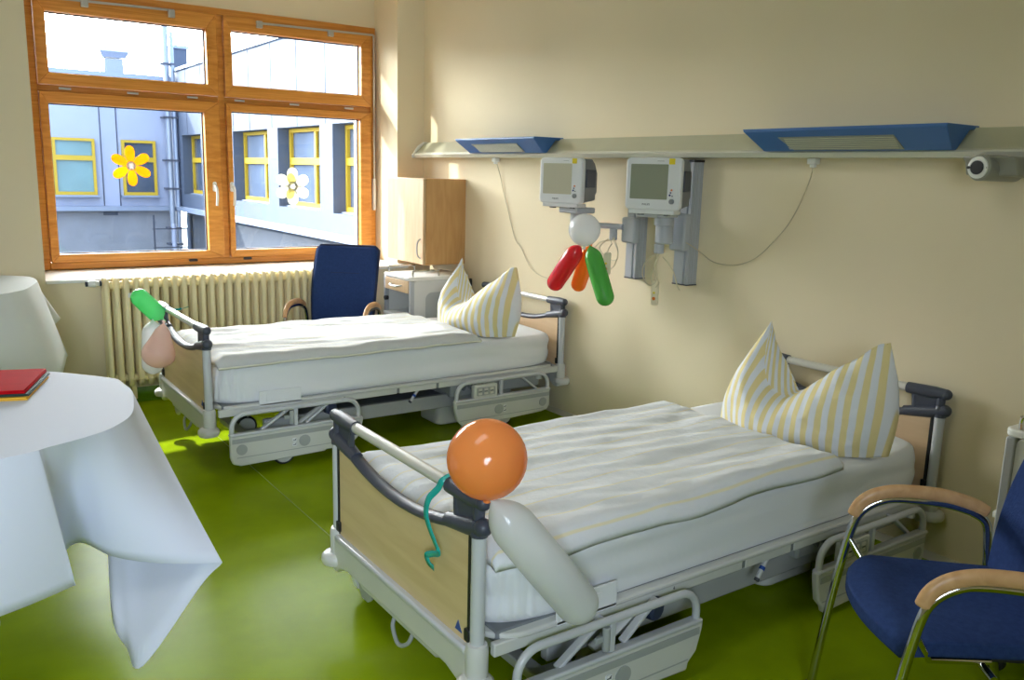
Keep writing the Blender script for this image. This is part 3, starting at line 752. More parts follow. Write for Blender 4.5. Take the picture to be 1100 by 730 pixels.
            for dz in (.118, .094):
                a = us - .055 if kind == 'foot' else us + .040
                MB().prism(rrect(a - .012, a + .012, dz - .009, dz + .009, .006), v0 + sd * .014, v0 + sd * .017, lambda x_, z_, w: p(x_, w, z_)).build('pictogram_badge', M['sheet'], pn)
                m = MB()
                m.bar(p(a - .008, v0 + sd * .0175, dz - .002), p(a + .008, v0 + sd * .0175, dz - .002), .001, .003)
                m.bar(p(a + .002, v0 + sd * .0175, dz), p(a + .009, v0 + sd * .0175, dz + .005), .001, .003)
                m.build('bed_pictogram', M['ink'], pn)
            up = (ua + ub) / 2 + (-.01 if kind == 'foot' else -.02)
            po = MB().box(p(up - .010, v0 - .009, .185), p(up + .010, v0 + .009, .284)).build('rail_post', M['bedsteel'], t, bevel=.003)
            if kind == 'foot':
                k = MB(); k.cyl(p(up - .022, v0 + sd * .004, .20), p(up - .022, v0 + sd * .004, .272), .012, 14); k.box(p(up - .06, v0 - .006, .228), p(up - .02, v0 + .006, .246))
                k.build('latch', M['bedg'], t, bevel=.003)
            for (a, b) in ((.16, .33), ) if kind == 'foot' else ((.60, .47),):
                MB().bar(p(ua + a, v0 - sd * .02, .185), p(ua + b, v0 - sd * .028, .285), .012, .026, (0, 1, 0)).build('rail_strut', M['bedsteel'], t, bevel=.003)
            if kind == 'foot': MB().bar(p(ua + .40, v0 - sd * .02, .19), p(ua + .54, v0 - sd * .03, .285), .012, .026, (0, 1, 0)).build('rail_strut', M['bedsteel'], t, bevel=.003)
            if kind == 'head':
                cp = MB().prism(rrect(ua + .12, ua + .285, .186, .268, .012), v0 - .016, v0 + .016, lambda x_, z_, w: p(x_, w, z_)).build('control_panel', M['bedw'], t, bevel=.005)
                MB().prism(rrect(ua + .140, ua + .268, .204, .252, .006), v0 + sd * .016, v0 + sd * .0175, lambda x_, z_, w: p(x_, w, z_)).build('keypad', M['bedg'], cp)
                for i in range(3):
                    for z in (.216, .240):
                        MB().prism(rrect(ua + .150 + .040 * i, ua + .176 + .040 * i, z - .007, z + .007, .004), v0 + sd * .0175, v0 + sd * .0195, lambda x_, y_, w: p(x_, w, y_)).build('key', M['handle'], cp)
                    m = MB(); m.bar(p(ua + .155 + .04 * i, v0 + sd * .02, .228), p(ua + .172 + .04 * i, v0 + sd * .02, .230), .001, .004); m.build('key_symbol', M['ink'], cp)
                MB().cyl(p(ua + .62, v0 - sd * .03, .245), p(ua + .62, v0 - sd * .03, .275), .018, 14).build('rubber_stop', M['bedw'], t)
    text_mesh('number_lettering', '4', .016, M['ink'], cb, frame_m(p(.70, -.0235, .288), (1, 0, 0), (0, 0, 1)))
    # ---- mattress under a fitted sheet
    nu, nv = 90, 56
    a, b = 2.135 / 2, .895 / 2
    def mat_pt(s_, q):
        """rounded slab: s_ runs round the outline, q from the bottom centre over the side to the top centre"""
        th = 2 * PI * s_
        c, n = math.cos(th), math.sin(th)
        e = 2 / 9
        ox = a * math.copysign(abs(c) ** e, c); oy = b * math.copysign(abs(n) ** e, n)
        if q < .2: k, z = q / .2 * .965, .318
        elif q < .3: w = (q - .2) / .1 * PI / 2; k, z = .965 + .035 * math.sin(w), .318 + .035 * (1 - math.cos(w))
        elif q < .6: k, z = 1.0, .353 + (q - .3) / .3 * .115
        elif q < .7: w = (q - .6) / .1 * PI / 2; k, z = 1 - .042 * (1 - math.cos(w)), .468 + .040 * math.sin(w)
        else: k, z = .958 * (1 - (q - .7) / .3), .508
        P = Vector((ox * k - .004, oy * k, z))
        nz = noise.noise(P * 3.1 + Vector((seedv, 0, 0)))
        if .25 < q < .7:
            d = Vector((ox / a, oy / b, 0)).normalized()
            wr = noise.noise(Vector((P.x * 2.2, P.y * 2.2, P.z * 16 + P.x * 1.5)) + Vector((0, seedv, 0)))
            foot = max(0, 1 - (P.x + a) / .28)
            wr2 = noise.noise(Vector((P.x * 60, P.y * 60, P.z * 9)) + Vector((0, seedv, 3)))
            P += d * (wr * .016 + wr2 * .016 * foot * (1 - .5 * (P.z - .32) / .19) + nz * .008)
        if q >= .66: P.z += nz * .006
        P.z += L
        return P
    m = MB().grid(lambda s_, q: mat_pt(s_, q), 340, 50, True)
    m.build('sheeted_mattress', M['sheet'], t, weld=.0005, sharp=180)
    return t
pm_blue = pmat('blue mark', (24, 70, 160), 0.4)
pm_navy = pmat('navy knob plastic', (38, 48, 76), 0.5)
NX, NY, NLIFT = 2.21, 2.154, 0.0
FX, FY, FLIFT = 2.21, 4.59, 0.035
make_bed(NX, NY, NLIFT, 'near grey hospital bed with maple foot board and an orange balloon on its corner', 1.7)
make_bed(FX, FY, FLIFT, 'far grey hospital bed nearer the window, with green and pink balloons on its foot board', 8.3, 1)

def duvet(name, x0, x1, y0, y1, zt, th, mat, seedv, label):
    """flat quilt with soft wrinkles running along the bed, rounded rim; edges sag over the mattress"""
    nu, nv = 110, 70
    def top(s_, q):
        x = x0 + (x1 - x0) * s_; y = y0 + (y1 - y0) * q
        n1 = noise.noise(Vector((x * 1.3 + seedv, y * 5.5, 0)))
        n2 = noise.noise(Vector((x * 4.0, y * 16.0 + x * 3, seedv)))
        n3 = noise.noise(Vector((x * 9.0, y * 9.0, seedv + 4)))
        z = zt + .013 * n1 + .010 * n2 + .004 * n3
        ed = min(s_ * (x1 - x0), (1 - s_) * (x1 - x0) * 1.0, q * (y1 - y0), (1 - q) * (y1 - y0))
        k = max(0, 1 - ed / .06)
        z -= th * .55 * k * k
        x += .018 * noise.noise(Vector((y * 4, seedv, 2))) * (s_ - .2)
        y += .010 * noise.noise(Vector((x * 3, seedv, 7))) * (q - .5) * 2
        over = max(0, abs(y - (y0 + y1) / 2) - .425)
        z -= over * .55
        return Vector((x, y, z))
    m = MB()
    def full(s_, q):
        # q: 0..0.5 underside from far to near, 0.5..1 top from near to far
        return top(s_, q)
    T = [[m.bm.verts.new(top(i / nu, j / nv)) for j in range(nv + 1)] for i in range(nu + 1)]
    B = [[m.bm.verts.new(top(i / nu, j / nv) - Vector((0, 0, th * (.35 + .65 * min(1, min(i, nu - i, j, nv - j) / 5))))) for j in range(nv + 1)] for i in range(nu + 1)]
    for i in range(nu):
        for j in range(nv):
            m.bm.faces.new([T[i][j], T[i + 1][j], T[i + 1][j + 1], T[i][j + 1]])
            m.bm.faces.new([B[i][j], B[i][j + 1], B[i + 1][j + 1], B[i + 1][j]])
    for i in range(nu):
        m.bm.faces.new([T[i][0], B[i][0], B[i + 1][0], T[i + 1][0]]); m.bm.faces.new([T[i][nv], T[i + 1][nv], B[i + 1][nv], B[i][nv]])
    for j in range(nv):
        m.bm.faces.new([T[0][j], T[0][j + 1], B[0][j + 1], B[0][j]]); m.bm.faces.new([T[nu][j], B[nu][j], B[nu][j + 1], T[nu][j + 1]])
    root = thing('duvet', label, 'duvet', ((x0 + x1) / 2, (y0 + y1) / 2, zt - th), 0, 'white duvets on the beds', world=True)
    m.build('duvet_cover', mat, root, sharp=180)
    e = MB()
    for yy, q in ((y0, 0.0), ): e.tube([top(i / 60, q) - Vector((0, .002, th * .22)) for i in range(61)], .0055, 6)
    e.tube([top(1, i / 40) - Vector((-.002, 0, th * .22)) for i in range(41)], .0055, 6)
    if name == 'f': e.build('hem', M['piping'], root)
    else: e.bm.free()
    return root
duvet('n', 1.165, 2.66, 1.700, 2.600, .575, .062, M['duvet_n'], 2.2, 'white duvet with thin yellow stripes lying on the near bed')
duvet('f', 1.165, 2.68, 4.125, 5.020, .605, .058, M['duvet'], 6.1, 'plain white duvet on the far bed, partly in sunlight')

def pillow(ox, oy, oz, k, label, seedv, rz=0.0, mirror=1):
    """plump pillow stood on its long edge and chopped so its two upper corners point up; local x runs along its width"""
    W = .68 * k
    def topz(s_, side=1):
        # outline of the upper edge for s_ in -1..1
        lobe = [(.10, .225), (.35, .30), (.62, .365), (.84, .425), (.93, .43), (.98, .30), (1.0, .18)]
        if side > 0: pts = [(-1.0, .16), (-.94, .25), (-.84, .385), (-.74, .445), (-.67, .375), (-.56, .285), (-.42, .215), (-.26, .18), (-.10, .178), (0, .198)] + lobe
        else: pts = [(-1.0, .16), (-.94, .25), (-.84, .385), (-.74, .448), (-.62, .410), (-.44, .345), (-.26, .285), (-.12, .235), (-.02, .205)] + lobe
        for (a, za), (b, zb) in zip(pts, pts[1:]):
            if s_ <= b:
                t_ = (s_ - a) / (b - a); return (za + (zb - za) * t_) * k
        return pts[-1][1] * k
    def pt(s_, q, side):
        """s_ -1..1 across, q 0..1 up, side +1 front -1 back"""
        zt = topz(s_, side)
        z = zt * q
        e = max(0, 1 - abs(s_) ** 5)
        low = .55 + .45 * math.cos(PI * min(1, q * 1.0) * .5)
        prof = math.sin(PI * min(1, max(0, (q * .93 + .07)))) ** .6
        th = .105 * k * prof * (e ** .7)
        ridge = 1 - .62 * max(0, (z / k - .24) / .2)
        th *= max(.12, ridge)
        # the base bows forward in the middle, the corners lean back
        bow = -.10 * k * (1 - s_ * s_) + .03
        lean = .16 * z
        x = s_ * W / 2 * (1.03 - (.30 if s_ < 0 else .06) * min(1, z / k / .42)) + .02 * math.sin(z * 9) * s_
        wr = .010 * noise.noise(Vector((s_ * 4 + seedv, z * 12, side * 2))) + .006 * noise.noise(Vector((s_ * 11 + seedv, z * 25, side)))
        y = bow + lean - side * (th + wr * e)
        # chop: the middle of the upper edge is pushed back and down, opening a pocket
        c = math.exp(-((s_ + .25) / .30) ** 2)
        y += c * .012 * k * q ** 3 * (1 if side > 0 else 2)
        z += .012 * noise.noise(Vector((s_ * 5, seedv, 1))) * q
        if side < 0: y += .035 * k * c * q ** 3
        if q == 0: z = 0.0
        sag = .05 * k * (abs(s_) ** 3) * (1 - q) ** 2
        return Vector((x * mirror, y, z + sag * .3))
    m = MB(); nu, nv = 84, 40
    L_ = m.bm.loops.layers.uv.verify()
    Fv = [[m.bm.verts.new(pt(-1 + 2 * i / nu, j / nv, 1)) for j in range(nv + 1)] for i in range(nu + 1)]
    Bv = [[m.bm.verts.new(pt(-1 + 2 * i / nu, j / nv, -1)) for j in range(nv + 1)] for i in range(nu + 1)]
    for V, fl in ((Fv, 1), (Bv, 0)):
        for i in range(nu):
            for j in range(nv):
                ij = ((i, j), (i + 1, j), (i + 1, j + 1), (i, j + 1))
                if not fl: ij = ij[::-1]
                fc = m.bm.faces.new([V[a][b] for a, b in ij])
                for l, (a, b) in zip(fc.loops, ij):
                    s_ = -1 + 2 * a / nu
                    l[L_].uv = (s_ * W / 2 + .06 * (b / nv) * (s_ ** 2) * (-1 if s_ < 0 else .3) * -1, b / nv)
    root = thing('pillow', label, 'pillow', (ox, oy, oz), rz, 'striped pillows chopped upright on the beds')
    # rim strip closing front and back
    loopF = [(i, 0) for i in range(nu + 1)] + [(nu, j) for j in range(1, nv + 1)] + [(i, nv) for i in range(nu - 1, -1, -1)] + [(0, j) for j in range(nv - 1, 0, -1)]
    n = len(loopF)
    for k_ in range(n):
        a, b = loopF[k_], loopF[(k_ + 1) % n]
        fc = m.bm.faces.new([Fv[b[0]][b[1]], Fv[a[0]][a[1]], Bv[a[0]][a[1]], Bv[b[0]][b[1]]])
        for l, c, dd in zip(fc.loops, (b, a, a, b), (0, 0, 1, 1)): l[L_].uv = ((-1 + 2 * c[0] / nu) * W / 2 + .07 * dd, c[1] / nv)
    m.build('striped_pillowcase', M['pillow'], root, weld=.0004, sharp=180, sub=0)
    return root
# local x -> along the bed width, local -y -> towards the foot of the bed
pillow(2.80, 2.015, .512, 1.0, 'upright yellow and white striped pillow with two peaks on the near bed', 3.3, -PI / 2 + .20)
pillow(2.82, 4.44, .548, .98, 'upright yellow and white striped pillow with two peaks on the far bed', 9.1, -PI / 2 + .18)

# ------------------------------------------------------------------ visitor chairs (front faces local -y)
def chair(x, y, rz, label, ah=0.0):
    t = thing('armchair', label, 'chair', (x, y, 0), rz, 'blue armchairs with chrome frames')
    # seat pad
    m = MB(); nu, nv = 28, 24
    def outline(s_, q):
        # s_ -1..1 across, q 0 front .. 1 back
        w = .245 - .03 * q - .035 * max(0, 1 - q / .16) ** 2
        fy = -.235 + .42 * q - (.03 * (1 - s_ * s_) * (1 - q)) + .02 * abs(s_) ** 3 * (1 - q)
        return s_ * w, fy
    def top(s_, q):
        xx, yy = outline(s_, q)
        z = .462 + .014 * (1 - abs(s_) ** 4) - .028 * max(0, 1 - q / .18) ** 2 - .012 * math.sin(PI * min(1, q * 1.05)) * (1 - s_ * s_)
        return Vector((xx, yy, z))
    T = [[m.bm.verts.new(top(-1 + 2 * i / nu, j / nv)) for j in range(nv + 1)] for i in range(nu + 1)]
    B = [[m.bm.verts.new(top(-1 + 2 * i / nu, j / nv) * 1.0 - Vector((0, 0, .05 - .012 * (1 if j in (0, nv) or i in (0, nu) else 0)))) for j in range(nv + 1)] for i in range(nu + 1)]
    for i in range(nu):
        for j in range(nv):
            m.bm.faces.new([T[i][j], T[i + 1][j], T[i + 1][j + 1], T[i][j + 1]]); m.bm.faces.new([B[i][j], B[i][j + 1], B[i + 1][j + 1], B[i + 1][j]])
    for i in range(nu):
        m.bm.faces.new([T[i][0], B[i][0], B[i + 1][0], T[i + 1][0]]); m.bm.faces.new([T[i][nv], T[i + 1][nv], B[i + 1][nv], B[i][nv]])
    for j in range(nv):
        m.bm.faces.new([T[0][j], T[0][j + 1], B[0][j + 1], B[0][j]]); m.bm.faces.new([T[nu][j], B[nu][j], B[nu][j + 1], T[nu][j + 1]])
    seat = m.build('seat', M['blue'], t, bevel=.010, sharp=50)
    m = MB(); m.prism([(-.20, -.20), (.20, -.20), (.19, .20), (-.19, .20)], .395, .418, lambda u, v, w: (u, v, w)); m.build('seat_pan', M['black'], seat, bevel=.006)
    # backrest: gently curved, reclined slab
    def back(s_, q, d_):
        z = .455 + .53 * q
        w = .215 + .012 * math.sin(PI * q * .8)
        yy = .155 + .105 * q + .035 * q * q - .02 * math.sin(PI * q) - .028 * (1 - s_ * s_) * .6 * -1
        r = 1 - .05 * max(0, (abs(s_) - .9) / .1) ** 2
        return Vector((s_ * w, yy + d_, .455 + .53 * q * r))
    m = MB(); nu, nv = 20, 26
    Fv = [[m.bm.verts.new(back(-1 + 2 * i / nu, j / nv, 0)) for j in range(nv + 1)] for i in range(nu + 1)]
    Bv = [[m.bm.verts.new(back(-1 + 2 * i / nu, j / nv, .042)) for j in range(nv + 1)] for i in range(nu + 1)]
    for i in range(nu):
        for j in range(nv):
            m.bm.faces.new([Fv[i][j], Fv[i + 1][j], Fv[i + 1][j + 1], Fv[i][j + 1]]); m.bm.faces.new([Bv[i][j], Bv[i][j + 1], Bv[i + 1][j + 1], Bv[i + 1][j]])
    for i in range(nu):
        m.bm.faces.new([Fv[i][0], Bv[i][0], Bv[i + 1][0], Fv[i + 1][0]]); m.bm.faces.new([Fv[i][nv], Fv[i + 1][nv], Bv[i + 1][nv], Bv[i][nv]])
    for j in range(nv):
        m.bm.faces.new([Fv[0][j], Fv[0][j + 1], Bv[0][j + 1], Bv[0][j]]); m.bm.faces.new([Fv[nu][j], Bv[nu][j], Bv[nu][j + 1], Fv[nu][j + 1]])
    bk = m.build('backrest', M['blue'], t, bevel=.012, sharp=50)
    edge = [back(-1, j / 20, .020) for j in range(21)] + [back(-1 + 2 * i / 16, 1, .020) for i in range(1, 16)] + [back(1, 1 - j / 20, .020) for j in range(21)]
    MB().tube(edge, .0125, 8).build('welt', M['blue_edge'], bk)
    MB().tube([back(-.45 + .9 * i / 10, .66, -.001) for i in range(11)], .002, 6).build('seam', M['blue_edge'], bk)
    # chrome loops, each a front leg, arm rail and rear leg; beech cap on top
    for s_ in (-1, 1):
        X = .272 * s_
        pts = [(X * 1.0, -.275, .012), (X, -.240, .30), (X, -.205, .50), (X, -.180, .562), (X, -.130, .598), (X, -.07, .608), (X, .05, .600), (X, .13, .580)]
        pts = [(a, b, c + ah * max(0, min(1, (c - .40) / .15))) for a, b, c in pts]
        pth = spline(pts, 6)
        MB().tube(pth, .0125, 12).build('front_leg', M['chrome'], t)
        rear = spline([(X, .125, .581 + ah), (X * .98, .168, .55 + ah), (X * .96, .180, .48), (X * .96, .192, .38), (X, .27, .012)], 6)
        MB().tube(rear, .0125, 12).build('rear_leg', M['chrome'], t)
        cap = spline([(a, b, c + ah) for a, b, c in ((X, -.200, .548), (X, -.182, .588), (X, -.140, .617), (X, -.07, .630), (X, .04, .624), (X, .125, .602), (X, .168, .578))], 6)
        n = len(cap)
        MB().tube(cap, [.021 * (.6 + .4 * math.sin(PI * min(1, .12 + .76 * i / (n - 1)) ** .8)) if i in (0, n - 1) else .022 for i in range(n)], 14, flat=.62, up=(1, 0, 0)).build('arm_rest', M['arm'], t)
        for yy, zz in ((-.275, .0), (.27, .0)): MB().cyl((X, yy, 0), (X, yy, .022), .016, 14).build('foot_cap', M['black'], t)
        MB().tube([(X, -.21, .50), (X * .80, -.15, .405), (X * .72, .0, .400)], .010, 10).build('seat_bracket', M['chrome'], t)
        MB().tube([(X * .96, .188, .42), (X * .74, .195, .42), (X * .70, .205, .52)], .010, 10).build('back_bracket', M['chrome'], t)
    MB().cyl((-.27, -.02, .392), (.27, -.02, .392), .010, 12).build('crossbar', M['chrome'], t)
    MB().cyl((-.262, .190, .395), (.262, .190, .395), .010, 12).build('crossbar', M['chrome'], t)
    return t
chair(2.165, 1.015, math.radians(-130.5), 'blue armchair with beech arm rests beside the near bed, in front of the grey trolley', .017)
chair(2.315, 5.400, math.radians(-42), 'tall-backed blue armchair between the radiator and the far bed', -.005)

# ------------------------------------------------------------------ bedside trolleys (drawers face local -x, grey cheek faces local -y)
def trolley(x, y, rz, label):
    t = thing('bedside_trolley', label, 'trolley', (x, y, 0), rz, 'bedside trolleys')
    a, b = .235, .19
    MB().prism(rrect(-a - .01, a + .01, -b - .01, b + .01, .03), .775, .80, lambda u, v, w: (u, v, w)).build('trolley_top', M['sill'], t, bevel=.006)
    for sy in (-1, 1):
        ck = MB().prism(rrect(-a + .03, a, .09, .775, .02), sy * b - .009, sy * b + .009, lambda u, v, w: (u, w, v)).build('side_cheek', M['bedw'], t, bevel=.003)
        MB().prism(rrect(-a + .12, a - .04, .14, .69, .05), sy * (b + .009) - .001, sy * (b + .009) + .002, lambda u, v, w: (u, w, v)).build('cheek_panel', M['bedg'], ck)
        MB().box((-a, sy * b - .014, .07), (-a + .03, sy * b + .014, .775)).build('corner_post', M['bedbeam'], t, bevel=.005)
        MB().tube(spline([(-a + .03, sy * (b - .01), .80), (-a + .03, sy * (b - .01), .833), (-a + .05, sy * (b - .01), .84), (-.01, sy * (b - .01), .84), (.0, sy * (b - .01), .833), (.0, sy * (b - .01), .80)], 4), .007, 8).build('top_rail', M['chrome'], t)
    MB().box((a - .02, -b + .008, .09), (a, b - .008, .775)).build('back_panel', M['bedw'], t)
    for z0, z1 in ((.685, .772), (.30, .46)):
        d = MB().box((-a - .004, -b + .018, z0), (-a + .014, b - .018, z1)).build('drawer', M['beech_pale'], t, bevel=.004)
        MB().box((-a + .014, -b + .02, z0 + .01), (a - .03, b - .02, z1 - .012)).build('drawer_tray', M['sill'], d)
        MB().tube(spline([(-a - .002, -.08, z1 - .04), (-a - .03, -.055, z1 - .045), (-a - .034, 0, z1 - .048), (-a - .03, .055, z1 - .045), (-a - .002, .08, z1 - .04)], 5), .006, 8).build('handle', M['alu'], d)
    MB().box((-a - .02, -b + .012, .50), (a - .02, b - .012, .522)).build('shelf', M['sill'], t, bevel=.004)
    MB().box((-a + .005, -b + .01, .09), (a - .02, b - .01, .12)).build('bottom_board', M['bedw'], t)
    MB().cyl((-a - .025, b - .05, .62), (-a, b - .05, .62), .016, 14).build('side_clamp', M['black'], t)
    MB().box((a - .06, -b - .03, .72), (a + .02, -b - .01, .775)).build('towel_bracket', M['black'], t, bevel=.006)
    for u in (-a + .04, a - .04):
        for v in (-b + .03, b - .03):
            w = MB().lathe([(.0, -.012), (.032, -.012), (.035, -.008), (.035, .008), (.032, .012), (0, .012)], (u, v, .035), (0, 1, 0), 20).build('caster', M['tyre'], t)
            MB().box((u - .012, v - .018, .035), (u + .012, v + .018, .09)).build('caster_fork', M['bedg'], w, bevel=.004)
    return t
trolley(3.015, 5.38, 0.0, 'pale bedside trolley with drawers and grey cheek beneath the wall cabinet')
trolley(2.885, .950, -PI / 2, 'grey-cheeked bedside trolley behind the near armchair, cut off at the picture edge')

# ------------------------------------------------------------------ tables with cloths
def round_table(cx, cy, r, zt, label):
    t = thing('round_table', label, 'table', (cx, cy, 0), 0, 'round tables under white cloths')
    MB().lathe([(0, zt - .028), (r - .012, zt - .028), (r - .012, zt - .004), (0, zt - .004)], (0, 0, 0), (0, 0, 1), 64).build('table_top', M['maple_h'], t, bevel=.006)
    MB().cyl((0, 0, .03), (0, 0, zt - .026), .035, 24).build('pedestal', M['alu'], t)
    MB().lathe([(0, 0), (.13, 0), (.13, .012), (.05, .03), (0, .03)], (0, 0, 0), (0, 0, 1), 40).build('table_foot', M['alu'], t)
def tablecloth(name, cx, cy, r, zt, cols, mat, label):
    """cols: closed ring of columns [rim, mid, hem]; smooth folds between them"""
    n = 7
    rings = []
    K = 3
    lists = [spline([c[k] for c in cols], n, True) for k in range(K)]
    N = len(lists[0])
    m = MB()
    nv = 14
    V = []
    for i in range(N):
        a, b, c = (lists[k][i] for k in range(K))
        ang = math.atan2(a.y - cy, a.x - cx)
        col = []
        for j in range(nv + 1):
            q = j / nv
            # quadratic through the three points
            P = a * (2 * (q - .5) * (q - 1)) + b * (-4 * q * (q - 1)) + c * (2 * q * (q - .5))
            if 0 < j: P = P + Vector((0, 0, 0))
            col.append(P)
        V.append([m.bm.verts.new(p) for p in col])
    for i in range(N):
        for j in range(nv): m.bm.faces.new([V[i][j], V[(i + 1) % N][j], V[(i + 1) % N][j + 1], V[i][j + 1]])
    prev = [V[i][0] for i in range(N)]
    for q in (.97, .85, .6, .3):
        cur = [m.bm.verts.new(Vector((cx + (p.co.x - cx) * q / 1.0, cy + (p.co.y - cy) * q, zt + (.002 if q < .96 else .0015) + .0012 * noise.noise(Vector((p.co.x * 3 * q, p.co.y * 3 * q, 5)))))) for p in (V[i][0] for i in range(N))]
        for i in range(N): m.bm.faces.new([prev[i], cur[i], cur[(i + 1) % N], prev[(i + 1) % N]])
        prev = cur
    ctr = m.bm.verts.new((cx, cy, zt + .002))
    for i in range(N): m.bm.faces.new([prev[i], ctr, prev[(i + 1) % N]])
    o = m.build(name, mat, None, solid=.0015, sharp=60)
    return tag(o, label, 'tablecloth', 'white tablecloths')
def ring(cx, cy, r, zt, degs, drop, out):
    return [[(cx + r * math.cos(a), cy + r * math.sin(a), zt), (cx + (r + out * .6) * math.cos(a), cy + (r + out * .6) * math.sin(a), zt - drop * d_ * .5), (cx + (r + out * o_) * math.cos(a), cy + (r + out * o_) * math.sin(a), zt - drop * d_)] for a, d_, o_ in ((math.radians(d), dd, oo) for d, dd, oo in degs)]
round_table(0, 3.12, .58, .738, 'round table hidden under the near white cloth with the folders')
Z1 = .742
near_cols = [
 [(-.10, 2.545, Z1), (-.115, 2.50, .53), (-.12, 2.46, .33)],
 [(.05, 2.535, Z1), (.05, 2.51, .53), (.04, 2.475, .325)],
 [(.150, 2.545, Z1), (.150, 2.525, .53), (.150, 2.515, .32)],
 [(.225, 2.567, Z1), (.255, 2.565, .53), (.285, 2.580, .32)],
 [(.240, 2.577, Z1), (.270, 2.592, .53), (.298, 2.600, .325)],
 [(.262, 2.590, Z1), (.275, 2.690, .53), (.300, 2.790, .335)],
 [(.320, 2.615, Z1), (.335, 2.750, .54), (.355, 2.830, .345)],
 [(.385, 2.650, Z1), (.405, 2.700, .53), (.425, 2.720, .325)],
 [(.450, 2.705, Z1), (.490, 2.690, .53), (.520, 2.625, .318)],
 [(.525, 2.830, Z1), (.575, 2.740, .53), (.620, 2.555, .318)],
 [(.575, 3.060, Z1), (.632, 2.830, .53), (.688, 2.523, .318)],
 [(.583, 3.130, Z1), (.639, 2.850, .525), (.695, 2.521, .310)],
 [(.584, 3.170, Z1), (.615, 2.900, .50), (.640, 2.540, .25)],
 [(.582, 3.200, Z1), (.560, 2.930, .42), (.460, 2.541, .035)],
 [(.580, 3.230, Z1), (.500, 2.980, .42), (.435, 2.640, .050)],
 [(.578, 3.270, Z1), (.480, 3.060, .42), (.420, 2.780, .120)],
 [(.565, 3.340, Z1), (.540, 3.280, .50), (.520, 3.230, .300)],
] + ring(0, 3.12, .585, Z1, [(35, 1, .9), (52, 1.1, 1.2), (70, .8, .6), (95, .7, .5), (120, .8, .8), (140, 1.4, 1.6), (158, .9, .6), (185, .7, .5), (212, .9, .8), (230, 1.4, 1.6), (245, .95, .8)], .40, .06)
tablecloth('tablecloth', 0, 3.12, .585, Z1, near_cols, M['cloth'], 'white paper tablecloth with long pointed corner on the near round table')
round_table(-.04, 5.22, .555, .876, 'tall round table hidden under the cloth by the window pier')
Z2 = .880
far_cols = [
 [(-.02, 4.645, Z2), (-.03, 4.62, .66), (-.03, 4.60, .42)],
 [(.20, 4.70, Z2), (.22, 4.66, .64), (.24, 4.62, .38)],
 [(.34, 4.80, Z2), (.37, 4.76, .64), (.40, 4.72, .38)],
 [(.40, 4.86, Z2), (.46, 4.85, .64), (.52, 4.82, .40)],
 [(.46, 4.96, Z2), (.53, 4.96, .66), (.585, 4.94, .42)],
 [(.53, 5.20, Z2), (.58, 5.14, .69), (.632, 5.09, .475)],
 [(.540, 5.30, Z2), (.583, 5.20, .70), (.638, 5.12, .49)],
 [(.540, 5.35, Z2), (.565, 5.33, .71), (.590, 5.30, .56)],
 [(.536, 5.40, Z2), (.575, 5.42, .73), (.615, 5.43, .59)],
 [(.528, 5.44, Z2), (.600, 5.48, .75), (.668, 5.51, .625)],
 [(.50, 5.50, Z2), (.56, 5.56, .73), (.60, 5.60, .57)],
] + ring(-.04, 5.22, .57, Z2, [(45, 1, .6), (70, .9, .4), (100, .9, .4), (130, 1.1, .8), (160, .9, .6), (190, .8, .6), (220, 1.2, 1.2), (245, .9, .6)], .45, .05)
tablecloth('tablecloth', -.04, 5.22, .57, Z2, far_cols, M['cloth2'], 'pale tablecloth draped over the rear table beside the radiator')

def folder(z0, z1, dx, dy, mat, label):
    pts = [(.362 + dx, 3.452 + dy), (.262 + dx, 3.145 + dy), (-.02 + dx, 3.235 + dy), (.075 + dx, 3.545 + dy)]
    m = MB()
    for k in range(2):
        zz0 = z0 + (z1 - z0) * k / 2; zz1 = zz0 + (z1 - z0) / 2 - .0006
        m.prism([(x - .002 * k, y) for x, y in pts], zz0, zz1, lambda u, v, w: (u, v, w))
    return tag(m.build('folder', mat, None, bevel=.0015), label, 'folder', 'folders stacked on the near table')
folder(.7465, .7575, .004, -.008, M['amber'], 'yellow folder at the bottom of the stack on the near tablecloth')
folder(.7580, .7665, .010, .0, M['dgreen'], 'dark green folder in the middle of the stack on the near tablecloth')
folder(.7670, .7800, .0, .004, M['red'], 'red folder on top of the stack on the near tablecloth')

# ------------------------------------------------------------------ balloons
def long_balloon(a, b, r, mat, label, group, neck=.35):
    """sausage balloon tied at a, blunt end at b"""
    a = Vector(a); b = Vector(b); L = (b - a).length; m = MB()
    pr = [(.0035, -.022), (.007, -.018), (.003, -.008), (.005, .0)]
    for k in range(1, 9): q = k / 8; pr.append((r * math.sin(q * PI / 2) ** .75, q * L * .22))
    for k in range(1, 7): pr.append((r * (1 + .03 * math.sin(PI * k / 6)), L * (.22 + (.78 - r / L) * k / 6)))
    for k in range(1, 10): q = k / 9 * PI / 2; pr.append((r * math.cos(q), L - r + r * math.sin(q)))
    pr[-1] = (0, L)
    m.lathe(pr, a, b - a, 28)
    return tag(m.build('long_balloon', mat, None, sharp=70), label, 'balloon', group)
def round_balloon(c, r, down, mat, label, group, pear=1.0):
    d = Vector(down).normalized(); m = MB()
    pr = []
    for k in range(19):
        th = PI * k / 18; h = -math.cos(th); rr = math.sin(th)
        if h > 0: h *= 1 + .10 * pear * h
        pr.append((r * rr, r * h))
    pr = pr[:-1] + [(r * .10, r * (1.0 + .12 * pear)), (.006, r * (1.03 + .14 * pear)), (.010, r * (1.06 + .16 * pear) + .012), (.004, r * (1.06 + .16 * pear) + .014)]
    pr[0] = (0, -r)
    m.lathe(pr, c, d, 36)
    return tag(m.build('round_balloon', mat, None, sharp=75), label, 'balloon', group)
gm = 'balloons hanging from the left monitor arm'
